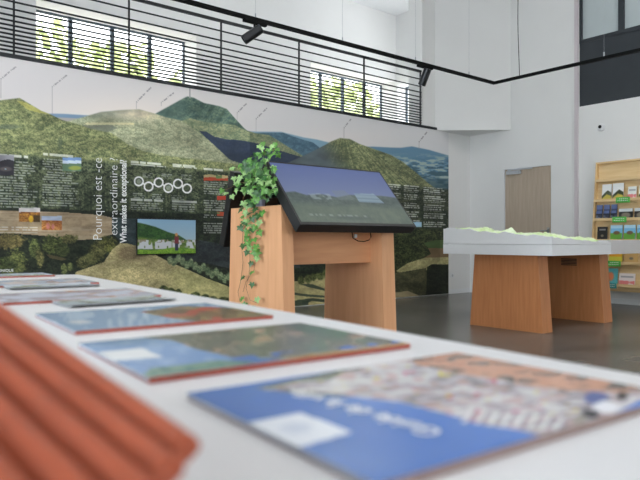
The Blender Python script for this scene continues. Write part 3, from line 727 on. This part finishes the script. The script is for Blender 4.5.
# rim panels whose top edge follows the terrain profile
bm = bmesh.new()
def rim(P0, P1, t, n=70):
    P0, P1, t = Vector(P0), Vector(P1), Vector(t)
    rows_ = []
    for i in range(n+1):
        p = P0.lerp(P1, i/n); q = p+t
        zt = float(terr(np.array([p.x]), np.array([p.y]))[0])+.004+.012*float(vn(np.array([(p.x+p.y)*30]), np.array([.5]), 3)[0])
        rows_.append([bm.verts.new((p.x, p.y, .8875)), bm.verts.new((p.x, p.y, zt)), bm.verts.new((q.x, q.y, zt)), bm.verts.new((q.x, q.y, .8875))])
    for i in range(n):
        for k in range(4): bm.faces.new((rows_[i][k], rows_[i][(k+1) % 4], rows_[i+1][(k+1) % 4], rows_[i+1][k]))
    bm.faces.new(rows_[0]); bm.faces.new(rows_[-1])
rim((TX0+.002, TY0+.002, 0), (TX0+.002, TY1-.002, 0), (.028, 0, 0)); rim((TX0+.031, TY0+.002, 0), (6.738, TY0+.002, 0), (0, .028, 0)); rim((TX0+.031, TY1-.002, 0), (6.738, TY1-.002, 0), (0, -.028, 0))
fin(bm, 'rim', WHITE, RT)

# ================================================================== DISPLAY RACK
RKY1 = 4.62; RKY0 = 2.6
def rx(z): return 9.13-.11*(2.08-z)          # front of the leaning rack at height z
RK = thing('brochure_rack', 'pale wooden leaning rack of brochures against the right wall', 'rack', loc=(8.95, 3.9, .2))
for y in (RKY0, RKY1-.025):
    bm = bmesh.new(); prism(bm, [(rx(.2)-.02, .2), (rx(2.08)-.02, 2.08), (rx(2.08)+.05, 2.08), (rx(.2)+.05, .2)], y, y+.025, 'Y'); fin(bm, 'side_board', PINEV, RK)
bm = bmesh.new(); prism(bm, [(rx(.2)+.035, .2), (rx(2.055)+.035, 2.055), (rx(2.055)+.048, 2.055), (rx(.2)+.048, .2)], RKY0+.026, RKY1-.026, 'Y'); fin(bm, 'back_board', PINE, RK)
bm = bmesh.new(); prism(bm, [(rx(2.07)-.02, 2.056), (rx(2.08)-.02, 2.08), (rx(2.08)+.05, 2.08), (rx(2.07)+.05, 2.056)], RKY0+.026, RKY1-.026, 'Y'); fin(bm, 'top_board', PINE, RK)
SH = [1.80, 1.505, 1.225, .92, .60, .29]
for z in SH:
    bm = bmesh.new(); x = rx(z)
    bx(bm, (x-.05, RKY0+.026, z-.012), (x+.034, RKY1-.026, z)); bx(bm, (x-.062, RKY0+.026, z-.02), (x-.05, RKY1-.026, z+.022))
    fin(bm, 'shelf', PINE, RK)
def rkY(px): return onX(px, 200, rx(1.2)).y
BK = {}
def cover(name, rgb, band=None, pic=None, label='', cat='brochure', px0=0, px1=0, sh=0, h=.2, grp=None, dx=0, dz=0):
    ya, yb = rkY(px1), rkY(px0); z = SH[sh]+.002+dz; x = rx(SH[sh])-.022+dx
    T = .006
    bm = bmesh.new(); prism(bm, [(x, z), (x+.11*h, z+h), (x+.11*h+T, z+h), (x+T, z)], ya+.004, yb-.004, 'Y')
    o = fin(bm, name, mat('paper_'+name+str(rgb), rgb, .4)); tag(o, label, cat, grp)
    base = np.array(rgb, float)
    def P(xx, yy, u, v, W):
        img = base*np.ones((len(u), 1))
        if pic: img = pic(img, u, v)
        return img
    so_ = sheet('front_cover', (x-.0008+.11*h, yb-.004, z+h), (0, -(yb-ya-.008), 0), (-.11*h, 0, -h), 24, 36, P, RKM, None, gain=1.1)
    so_.parent = o
    return o
RKM = print_mat('cover_print', .35)
def pic_volc(img, u, v):
    img = mixc(img, below(u, v, [(0, .72), (.35, .5), (.6, .38), (1, .55)], .03), rgbc(74, 84, 62)); return mixc(img, below(u, v, [(0, .9), (.5, .62), (1, .74)], .05), rgbc(196, 180, 84))
def pic_night(img, u, v):
    img = mixc(img, rect(u, v, 0, 0, 1, .3), rgbc(96, 112, 156)); return mixc(img, rect(u, v, 0, .5, 1, 1)*vn(u*5, v*5, 3), rgbc(130, 136, 150))
def pic_cow(img, u, v):
    img = mixc(img, rect(u, v, 0, .0, 1, .22)*.5, rgbc(230, 240, 244)); img = mixc(img, rect(u, v, 0, .52, 1, 1), rgbc(98, 160, 54)); return mixc(img, blob(u, v, .5, .5, .36, .16, .4, .8, 3), rgbc(112, 86, 60))
def pic_wide(img, u, v):
    img = mixc(img, rect(u, v, 0, 0, 1, .28), rgbc(206, 212, 214)); return mixc(img, blob(u, v, .5, .62, .4, .3, .4, .6, 5)*.8, rgbc(150, 140, 120))
def pic_dark(img, u, v):
    img = mixc(img, rect(u, v, .2, .15, .8, .26)*.8, rgbc(170, 170, 170)); return mixc(img, blob(u, v, .5, .65, .2, .12, .5), rgbc(130, 120, 100))
def pic_pink(img, u, v):
    img = mixc(img, rect(u, v, .1, .2, .9, .34)*.5, rgbc(120, 120, 130)); return mixc(img, rect(u, v, 0, .6, 1, 1)*sm(.4, .6, vn(u*6, v*4, 4)), rgbc(222, 130, 130))
def pic_teal(img, u, v):
    return mixc(img, blob(u, v, .4, .5, .4, .35, .5, .6, 7), rgbc(210, 120, 80))
def pic_or(img, u, v): return mixc(img, rect(u, v, 0, .3, 1, .55)*.8, rgbc(226, 150, 40))
cover('brochure', (232, 234, 234), pic=pic_volc, label='left of the two white brochures with a volcano drawing on the upper rack shelf', px0=601, px1=611, sh=1, h=.235)
cover('brochure', (232, 234, 234), pic=pic_volc, label='right of the two white brochures with a volcano drawing on the upper rack shelf', px0=611.5, px1=623, sh=1, h=.24)
cover('leaflet', (228, 232, 228), pic=pic_pink, label='small pale leaflet right of the white volcano brochures on the upper rack shelf', cat='leaflet', px0=627, px1=636, sh=1, h=.18)
cover('leaflet', (222, 228, 220), pic=pic_volc, label='last pale leaflet at the picture edge on the upper rack shelf', cat='leaflet', px0=638, px1=646, sh=1, h=.19)
for k, (a, b) in enumerate(((596.5, 603), (603.8, 610.3), (611, 617.6))):
    w = ('leftmost', 'middle', 'right hand')[k]
    cover('leaflet', (28, 31, 44), pic=pic_night, label='%s dark blue night view leaflet, lower row under the volcano brochures' % w, cat='leaflet', px0=a, px1=b, sh=2, h=.125, dx=-.012)
    cover('leaflet', (62, 72, 104), pic=pic_night, label='%s blue leaflet standing behind the dark night view leaflets' % w, cat='leaflet', px0=a, px1=b, sh=2, h=.215)
cover('brochure', (44, 46, 44), pic=pic_wide, label='wide dark brochure of a stone arch on the second rack shelf', px0=619, px1=633.5, sh=2, h=.15)
cover('brochure', (48, 46, 44), pic=pic_wide, label='wide dark brochure cut by the picture edge beside the stone arch one', px0=634.5, px1=649, sh=2, h=.15)
cover('book', (34, 32, 32), pic=pic_dark, label='black covered book with grey lettering left of the cow brochures', cat='book', px0=598.5, px1=609, sh=3, h=.2)
cover('brochure', (120, 182, 218), pic=pic_cow, label='blue and green cow brochure right beside the black book', px0=611.5, px1=624, sh=3, h=.22)
cover('brochure', (120, 182, 218), pic=pic_cow, label='blue and green cow brochure, second from the black book', px0=625, px1=637, sh=3, h=.22)
cover('brochure', (116, 178, 214), pic=pic_cow, label='blue and green cow brochure cut by the picture edge', px0=638, px1=650, sh=3, h=.22)
cover('brochure', (210, 200, 70), pic=pic_or, label='yellow brochure on the shelf just under the table top line', px0=611.5, px1=625, sh=4, h=.2)
cover('brochure', (206, 168, 108), pic=pic_dark, label='tan brochure right of the yellow one', px0=627, px1=641, sh=4, h=.2)
cover('brochure', (88, 170, 176), pic=pic_teal, label='teal and orange brochure on the lowest rack shelf', px0=609, px1=621.5, sh=5, h=.235)
cover('brochure', (232, 222, 220), pic=pic_pink, label='white and pink brochure on the lowest rack shelf', px0=622.5, px1=639, sh=5, h=.17)
def sign(px0, px1, sh, rgb, label):
    ya, yb = rkY(px1), rkY(px0); z = SH[sh]; x = rx(z)-.064
    o = box('shelf_sign', (x-.004, ya, z-.045), (x, yb, z+.035), mat('sign_'+str(rgb), rgb, .4)); tag(o, label, 'sign', 'shelf signs')
    bm = bmesh.new()
    for k in range(2):
        for i in range(5+k):
            w = (yb-ya)*.1; y0 = ya+(yb-ya)*(.16+.13*i)
            bx(bm, (x-.0052, y0, z+.006-k*.026), (x-.0041, y0+w*.8, z+.014-k*.026))
    fin(bm, 'sign_text', LETT, o)
sign(617, 631, 1, (92, 186, 80), 'green shelf sign on the upper shelf edge below the volcano brochures')
sign(614.5, 628.5, 2, (92, 186, 80), 'green shelf sign on the edge above the cow brochures')
sign(611.5, 625, 4, (92, 186, 80), 'green shelf sign seen just under the relief table top')
sign(610, 622, 5, (60, 150, 150), 'teal shelf sign on the lowest shelf edge')
# dome camera on the wall
p = onX(601.5, 127.5, XD)
dc = thing('dome_camera', 'small white dome camera high on the wall above the rack', 'camera', loc=(XD, p.y, p.z))
rot = Matrix.Rotation(-PI/2, 3, 'Y')
bm = bmesh.new(); lathe(bm, [(.055, 0), (.058, .012), (.05, .03), (.03, .036)], (XD-.001, p.y, p.z), 28, rot); fin(bm, 'housing', WPLAST, dc, smooth=False)
bm = bmesh.new(); lathe(bm, [(.026, 0), (.024, .012), (.014, .022), (.003, .026)], (XD-.037, p.y+.005, p.z+.008), 20, rot); fin(bm, 'lens', PLAST, dc, smooth=True)

# ================================================================== COUNTER AND MAGAZINES
A = onZ(77, 274.3, HC); B = onZ(640, 375, HC)
dv = (B-A).normalized(); nv = Vector((-dv.y, dv.x, 0))
if nv.dot(Vector((RX, RY, 0))) > 0: nv = -nv          # nv points to the left across the counter
A0 = A; LEN = 3.2; WID = 1.5
def ctr(s, w): return A0+dv*s+nv*w
CT = thing('reception_counter', 'long white counter top covered with laid out magazines', 'counter', loc=(ctr(1.4, .7).x, ctr(1.4, .7).y, 0))
CM = mat('counter_white', (216, 215, 217), .35, noise=.02, nscale=2)
def rounded(s0, s1, w0, w1, r, n=6):
    out = []
    for (cs, cw, a0) in ((s1-r, w1-r, 0), (s0+r, w1-r, 90), (s0+r, w0+r, 180), (s1-r, w0+r, 270)):
        for i in range(n+1):
            a = math.radians(a0+90*i/n); p = ctr(cs+r*math.cos(a), cw+r*math.sin(a)); out.append((p.x, p.y))
    return out
bm = bmesh.new(); prism(bm, rounded(0, LEN, 0, WID, .03), HC-.04, HC)
bmesh.ops.bevel(bm, geom=[e for e in bm.edges if abs(e.verts[0].co.z-HC) < 1e-5 and abs(e.verts[1].co.z-HC) < 1e-5], offset=.004, segments=2, affect='EDGES')
fin(bm, 'countertop', CM, CT)
bm = bmesh.new(); prism(bm, rounded(.12, LEN-.12, .12, WID-.12, .02), 0, HC-.0405); fin(bm, 'base_cabinet', WHITE, CT)
MAGT = .0052
MANG = math.radians(-3.8)
PAGE = mat('page_edges', (158, 160, 168), .6, noise=.15, nscale=300, stretch=(.02, .02, 1))
RED = mat('red_back_cover', (150, 62, 44), .35)
def magazine(label, A_, L=.3, Wd=.22, T=MAGT, paint=None, nu=150, nv_=110, ang=MANG, back=RED, curl=0, gain=1.0, name='magazine', z0=HC):
    """A_: left far corner on the counter (world); L along +X, Wd along -Y"""
    m = thing(name, label, 'magazine' if name == 'magazine' else 'leaflet', 'magazines laid out on the counter' if name == 'magazine' else 'leaflets on the counter', loc=(A_.x, A_.y, z0))
    ca, sa = math.cos(ang), math.sin(ang); U = Vector((ca, sa, 0)); Vv = Vector((sa, -ca, 0))
    def cz(u, v): return curl*(abs(v-.5)*2)**3 if curl else 0
    def block(nm, za, zb, mt, ins=0):
        bm = bmesh.new(); n = 14
        R_ = []
        for j in range(n+1):
            v = j/n; row = []
            for i, u in enumerate((0, 1)):
                uu = ins/L+(1-2*ins/L)*u; vv = ins/Wd+(1-2*ins/Wd)*v
                p = A_+U*L*uu+Vv*Wd*vv; k = cz(u, v)
                row += [bm.verts.new((p.x, p.y, z0+za+k)), bm.verts.new((p.x, p.y, z0+zb+k))]
            R_.append(row)
        for j in range(n):
            a, b = R_[j], R_[j+1]
            bm.faces.new((a[0], b[0], b[2], a[2])); bm.faces.new((a[1], a[3], b[3], b[1])); bm.faces.new((a[0], a[1], b[1], b[0])); bm.faces.new((a[2], b[2], b[3], a[3]))
        for r in (R_[0], R_[-1]): bm.faces.new((r[0], r[1], r[3], r[2]))
        return fin(bm, nm, mt, m)
    block('back_cover', .0003, T*.16, back); block('pages', T*.161, T*.93, PAGE, .0012)
    if not curl:
        q = A_+Vv*Wd; bm = bmesh.new(); w_ = []
        for pp in (q, q+U*L, q+U*L+Vv*.0012, q+Vv*.0012): w_.append((pp.x, pp.y))
        prism(bm, w_, z0+.0003, z0+T-.0003); fin(bm, 'spine', back, m)
    def lift(u, v):
        z = np.zeros((len(u), 3)); z[:, 2] = curl*(np.abs(v-.5)*2)**3 if curl else 0
        return z
    block('front_cover', T*.931, T-.0002, mat('cover_stock', (120, 124, 134), .3))
    sheet('cover_picture', (A_.x, A_.y, z0+T), tuple(U*L), tuple(Vv*Wd), nu, nv_, paint, MAGM, m, gain=gain, lift=lift)
    return m
MAGM = print_mat('glossy_cover', .22, coat=.0, spec=.5)
ZT_ = HC+MAGT
def paint_m1(x, y, u, v, W):
    # aerial view of a village and crowd under blue
    sky = rgbc(72, 110, 178)*(1-u[:, None])+rgbc(84, 134, 216)*u[:, None]
    img = sky*np.ones((len(x), 1))
    img = mixc(img, np.exp(-((x-330)/70)**2-((y-465)/22)**2)*.35, rgbc(150, 170, 214))
    town = [(262, 390), (300, 382), (330, 380), (360, 362), (410, 352), (460, 348), (700, 372), (700, 400), (640, 400), (590, 428), (566, 440), (545, 438), (520, 430), (480, 424), (440, 412), (400, 402), (350, 396), (300, 390)]
    img = mixc(img, poly(x, y, [(255, 388), (300, 378), (360, 366), (380, 380), (350, 397), (300, 394)]), forest(x, y, rgbc(84, 92, 80), rgbc(124, 128, 108), 3, 151))
    n = fbm((x+y*1.5)/16, y/3.2, 152, 3)
    c = rgbc(178, 172, 176)*np.ones((len(x), 1)); c = mixc(c, sm(.48, .62, n)*.8, rgbc(212, 208, 212)); c = mixc(c, sm(.45, .34, n)*.8, rgbc(122, 112, 120))
    c = mixc(c, sm(.6, .74, vn(x/14, y/3.4, 153))*.6, rgbc(186, 150, 144)); c = mixc(c, sm(.9, .95, vn(x/9, y/3, 154))*.8, rgbc(190, 62, 96)); c = mixc(c, sm(.9, .95, vn(x/8, y/3, 155)), rgbc(214, 196, 44))
    img = mixc(img, poly(x, y, town), c)
    roof = forest(x, y, rgbc(186, 132, 108), rgbc(206, 158, 132), 3, 156, .7)
    roof = mixc(roof, sm(.56, .64, fbm(x/22, y/3.4, 157, 3)), rgbc(96, 92, 88))
    img = mixc(img, poly(x, y, [(405, 352), (460, 346), (700, 372), (700, 384), (620, 392), (560, 390), (500, 380), (450, 372), (415, 364)]), roof)
    img = mixc(img, blob(x, y, 596, 398, 15, 8, .4, .5, 1), rgbc(84, 96, 150)); img = mixc(img, blob(x, y, 606, 407, 17, 8, .4, .5, 2), rgbc(232, 232, 238)); img = mixc(img, blob(x, y, 590, 414, 12, 5, .4, .6, 3), rgbc(38, 36, 44)); img = mixc(img, blob(x, y, 622, 396, 8, 5, .5, .5, 4), rgbc(48, 38, 42)); img = mixc(img, blob(x, y, 580, 420, 10, 6, .4, .6, 4), rgbc(156, 148, 140))
    for k in range(8):
        cx = 470+k*13; img = mixc(img, poly(x, y, [(cx, 410+k), (cx+5, 409+k), (cx-3, 423+k), (cx-9, 423+k)])*.8, rgbc(228, 228, 232))
        img = mixc(img, poly(x, y, [(cx+5, 409+k), (cx+7, 410+k), (cx-1, 424+k), (cx-3, 423+k)])*.6, rgbc(92, 84, 96))
    img = mixc(img, poly(x, y, [(243, 424), (300, 412.5), (353, 432), (296, 448)]), rgbc(222, 226, 234))
    img = mixc(img, blob(x, y, 296, 428, 22, 7, .6, .6, 2)*.3, rgbc(140, 156, 190))
    return img
P1 = onZ(186, 393, ZT_); P1.z = 0
MG1 = magazine('blue sky and crowd magazine with white title, nearest and largest on the counter', P1, L=.296, Wd=.218, paint=paint_m1, nu=220, nv_=160, back=mat('brown_back_cover', (140, 118, 112), .4))
# its title: white script, seen upside down from this side of the counter
a = onZ(446, 431, ZT_+.0008); b = onZ(300, 389, ZT_+.0008)
rt = (b-a); Lg = rt.length; rt.normalize(); up = Vector((0, 0, 1)).cross(rt)
text_obj('cover_title', 'Guide de la ville', tuple(a), Lg, .017, LETT, MG1, tuple(rt), tuple(up), .01)
def paint_m2(x, y, u, v, W):
    img = rgbc(120, 150, 196)*np.ones((len(x), 1))
    img = mixc(img, sm(.5, .7, fbm(x/14, y/4, 160))*.4, rgbc(176, 196, 222))
    img = mixc(img, sm(350, 338, y)*sm(200, 120, x)*.6, rgbc(92, 122, 140))
    c = forest(x, y, rgbc(56, 66, 58), rgbc(136, 128, 116), 1.6, 161, .9)
    c = mixc(c, sm(.5, .75, fbm(x/20, y/5, 163, 3))*.7, rgbc(186, 152, 130)); c = mixc(c, sm(.6, .75, vn(x/20, y/5, 164))*sm(290, 330, x), rgbc(74, 104, 78))
    img = mixc(img, poly(x, y, [(130, 336), (290, 320), (450, 345), (380, 350), (300, 358), (235, 358), (200, 350), (170, 340)]), c)
    img = mixc(img, poly(x, y, [(235, 357), (300, 350), (400, 340), (400, 352), (300, 365), (200, 378)])*sm(.4, .6, vn(x/12, y/3, 165)), rgbc(74, 108, 176))
    img = mixc(img, poly(x, y, [(140, 378), (150, 368), (220, 360), (260, 362), (180, 376), (150, 384)])*.8, forest(x, y, rgbc(74, 110, 96), rgbc(130, 160, 130), 2, 166))
    img = mixc(img, poly(x, y, [(98, 352), (142, 348), (162, 357), (112, 361)]), rgbc(226, 228, 232))
    img = mixc(img, sm(.94, .97, v)*sm(.3, .6, u)*.8, rgbc(206, 160, 70))
    img = mixc(img, poly(x, y, [(285, 326), (300, 325), (352, 338), (335, 340)])*.8, rgbc(64, 96, 76))
    return img
def paint_m3(x, y, u, v, W):
    img = rgbc(128, 152, 180)*np.ones((len(x), 1))
    img = mixc(img, sm(.5, .68, fbm(x/5, y/9, 170))*.6, rgbc(186, 200, 214))
    img = mixc(img, blob(x, y, 80, 322, 16, 2.6, .5)*.7, rgbc(206, 206, 206))
    c = forest(x, y, rgbc(66, 56, 46), rgbc(172, 138, 92), 2.2, 171, 1.1); c = mixc(c, sm(.62, .74, vn(x/12, y/3, 173)), rgbc(172, 62, 46))
    img = mixc(img, poly(x, y, [(140, 312), (180, 306), (300, 310), (285, 320), (160, 326), (200, 322), (170, 318)]), c)
    return img
def paint_gen(c0, c1, c2, seed):
    def P(x, y, u, v, W):
        img = rgbc(*c0)*np.ones((len(x), 1))
        img = mixc(img, sm(.48, .62, fbm(u*7, v*4, seed)), rgbc(*c1)); return mixc(img, sm(.6, .72, fbm(u*9, v*9, seed+3))*sm(.3, .6, u), rgbc(*c2))
    return P
P2 = onZ(78, 343, ZT_); P2.z = 0
magazine('magazine with pale blue and grey village cover, second nearest on the counter', P2, paint=paint_m2, L=.298, Wd=.218)
P3 = onZ(35, 313.5, ZT_); P3.z = 0
magazine('magazine with misty blue cover and brown right half, third nearest on the counter', P3, paint=paint_m3, L=.29, Wd=.235)
def fromC(px, py, L=.3, Wd=.22):
    c = onZ(px, py, HC); return Vector((c.x-L*math.cos(MANG)-Wd*math.sin(MANG), c.y-L*math.sin(MANG)+Wd*math.cos(MANG), 0))
magazine('shiny lilac magazine with a reflective spine, fourth from the camera', fromC(161, 297), paint=paint_gen((196, 200, 216), (170, 160, 170), (190, 120, 80), 31), nu=60, nv_=40)
magazine('pale blue magazine with a red edge near the far end of the counter', fromC(99, 284), paint=paint_gen((170, 182, 200), (206, 196, 196), (176, 96, 62), 41), nu=60, nv_=40)
magazine('farthest magazine, pale blue and green, at the very end of the counter', fromC(55, 276.5, .3, .19), Wd=.19, paint=paint_gen((180, 196, 218), (150, 160, 130), (120, 130, 80), 51), nu=60, nv_=40)
c = onZ(70, 309, HC)
magazine('small curled green leaflet between the lilac and misty blue magazines', Vector((c.x, c.y+.105, 0)), L=.205, Wd=.1, T=.003, paint=paint_gen((150, 160, 168), (120, 122, 104), (84, 88, 60), 61), nu=40, nv_=24, curl=.003, name='leaflet', back=mat('olive_back', (86, 84, 56), .4), ang=.04)
c = onZ(14, 290.5, HC)
magazine('small curled leaflet between the lilac magazine and the red edged one', Vector((c.x, c.y+.105, 0)), L=.21, Wd=.1, T=.003, paint=paint_gen((176, 184, 196), (128, 134, 104), (90, 96, 60), 71), nu=40, nv_=24, curl=.003, name='leaflet', back=mat('olive_back', (86, 84, 56), .4))

# fanned pile of terracotta brochures right beside the lens
TERRA = mat('terracotta_cover', (166, 76, 42), .5, noise=.08, nscale=40)
uu = Vector((-.719, .695)); vv = Vector((-.695, -.719)); tilt = .039/.2157
def fan(k, label, n_seg=8):
    E = Vector((-.053, .25))+vv*(.0185*k)-uu*(.0165*k)
    L_, W_, T_ = .30, .19, .0115
    bm = bmesh.new(); prof = []
    # profile across: rounded spine at the far edge, thinning toward the open side
    for i in range(n_seg+1):
        a = -PI/2+PI*i/n_seg; prof.append((-.5*T_*math.cos(a)*1.2, .5*T_*math.sin(a)))
    prof += [(.005, .0046), (.009, .0006), (.014, -.0022), (W_, -.0026), (W_, -.0046), (.014, -.0048)]
    rings = []
    for s in (0, .0015, L_-.0015, L_):
        sc = .6 if s in (0, L_) else 1
        ring = []
        for (a, h) in prof:
            p = E+uu*s+vv*a
            z = -.084-.0002*k+tilt*s-.13*a+h*sc
            ring.append(bm.verts.new(cam2w(p.x, p.y, z)))
        rings.append(ring)
    n = len(prof)
    for i in range(3):
        for j in range(n): bm.faces.new((rings[i][j], rings[i][(j+1) % n], rings[i+1][(j+1) % n], rings[i+1][j]))
    bm.faces.new(rings[0]); bm.faces.new(rings[-1])
    o = fin(bm, 'brochure', TERRA, None, origin=cam2w(E.x, E.y, -.085))
    tag(o, label, 'brochure', 'terracotta brochures fanned at the near left')
names = ['topmost edge in the photo', 'second from the top', 'third from the top', 'fourth from the top', 'fifth from the top', 'sixth from the top', 'seventh from the top', 'eighth from the top', 'lowest edge in the corner']
for k in range(9): fan(k, 'blurred terracotta brochure in the near left fan, %s' % names[k])

# ================================================================== OUTSIDE
gr = box('ground_outside', (-30, 11, -.4), (60, 80, -.3), mat('bounce_ground', (206, 202, 190), .9, noise=.1, nscale=3)); struct(gr)  # ground colour made pale to bounce sun up onto the window reveals
LG = mat('tree_leaf', (202, 214, 152), .7, noise=.3, nscale=3)
BARK = mat('bark', (96, 80, 64), .8, noise=.3)
def tree_mesh(seed, n=1500):
    rnd = random.Random(seed); bm = bmesh.new()
    cl = [(rnd.uniform(-1.6, 1.6), rnd.uniform(-1.6, 1.6), rnd.uniform(3.4, 8.2), rnd.uniform(.9, 1.5)) for _ in range(16)]
    for _ in range(n):
        c = rnd.choice(cl); d = Vector((rnd.gauss(0, 1), rnd.gauss(0, 1), rnd.gauss(0, 1))).normalized()*c[3]*rnd.uniform(.6, 1.05)
        p = Vector(c[:3])+d; nn = (d+Vector((rnd.uniform(-1, 1), rnd.uniform(-1, 1), rnd.uniform(-1, 1)))).normalized(); t = nn.orthogonal().normalized(); b = nn.cross(t); s = rnd.uniform(.14, .26)
        bm.faces.new([bm.verts.new(p+t*s*x+b*s*y) for x, y in ((-1, -.5), (0, -1), (1, -.3), (.5, .8), (-.6, .9))])
    me = bpy.data.meshes.new('crown'); bm.to_mesh(me); bm.free(); me.materials.append(LG)
    bm = bmesh.new(); tube(bm, [(0, 0, -.3), (.05, .05, 2.5), (-.05, 0, 5), (.1, 0, 7)], [.22, .17, .12, .05], 8)
    for c in cl[:7]: tube(bm, [(0, 0, 2.6), (c[0]*.5, c[1]*.5, (2.6+c[2])/2), (c[0], c[1], c[2])], [.08, .05, .02], 6)
    mt = bpy.data.meshes.new('trunk'); bm.to_mesh(mt); bm.free(); mt.materials.append(BARK)
    return me, mt
TM = [tree_mesh(s) for s in (1, 2)]
tl = [(5.6, 21, .8, 'behind the left part of the left upper window'), (12, 21, .8, 'behind the right part of the left upper window'), (10.4, 28, .95, 'farther back behind the middle of the left upper window'), (17.6, 21, .85, 'behind the left part of the right upper window'), (23.6, 21, .8, 'behind the right part of the right upper window'), (26.5, 28, .95, 'farther back behind the right upper window')]
for i, (x, y, s, w) in enumerate(tl):
    t = thing('tree', 'sunlit pale green tree ' + w, 'tree', 'trees outside the upper windows', loc=(x, y, -.3))
    t.rotation_euler.z = i*1.3; t.scale = (s, s, s*1.17)
    for me, nm in zip(TM[i % 2], ('crown', 'trunk')):
        o = bpy.data.objects.new(nm, me); COL.objects.link(o); o.parent = t

# ================================================================== LIGHT
w = bpy.data.worlds.new('World'); S.world = w; w.use_nodes = True
bg = w.node_tree.nodes['Background']; bg.inputs[0].default_value = (.93, .97, 1, 1); bg.inputs[1].default_value = 4.6
def area(name, loc, dirv, sx, sy, e, col=(1, 1, 1)):
    l = bpy.data.lights.new(name, 'AREA'); l.shape = 'RECTANGLE'; l.size = sx; l.size_y = sy; l.energy = e; l.color = col
    o = bpy.data.objects.new(name, l); COL.objects.link(o); o.location = loc
    o.rotation_euler = Vector(dirv).to_track_quat('-Z', 'Y').to_euler(); return o
area('daylight_left', (XL-.02, 1.5, 1.75), (1, 0, -.05), 6.8, 2.2, 175, (.75, .89, 1))
area('daylight_front', (2, YF-.02, 1.9), (0, 1, -.02), 5.8, 1.9, 22, (1, .95, .9))
for x in (0, 3.5, 7): area('ceiling_fill', (x, 1.5, ZT-.05), (0, 0, -1), 1.2, 1.2, 48, (1, .965, .92))  # unseen fill lights added under the ceiling to brighten the hall
area('ceiling_fill', (5, 8.6, ZT-.05), (0, 0, -1), 3, .6, 14, (.97, .99, 1))  # another added fill above the mezzanine, without a fixture
sl = bpy.data.lights.new('sun', 'SUN'); sl.energy = 8; sl.angle = .02; sl.color = (1, .97, .9)
so = bpy.data.objects.new('sun', sl); COL.objects.link(so); so.rotation_euler = Vector((-.2, 1, -1.1)).to_track_quat('-Z', 'Y').to_euler()

# ================================================================== CAMERA
cd = bpy.data.cameras.new('camera'); cam = bpy.data.objects.new('camera', cd); COL.objects.link(cam)
cd.sensor_width = 36; cd.lens = F/640*36; cd.clip_start = .01
cam.location = (0, 0, CH)
cam.rotation_euler = Vector((FX, FY, 0)).to_track_quat('-Z', 'Y').to_euler()
cd.dof.use_dof = True; cd.dof.focus_distance = 6.2; cd.dof.aperture_fstop = 5.8
S.camera = cam
S.view_settings.view_transform = 'Standard'; S.view_settings.look = 'None'; S.view_settings.gamma = 1; S.view_settings.exposure = .13
S.view_settings.use_curve_mapping = False
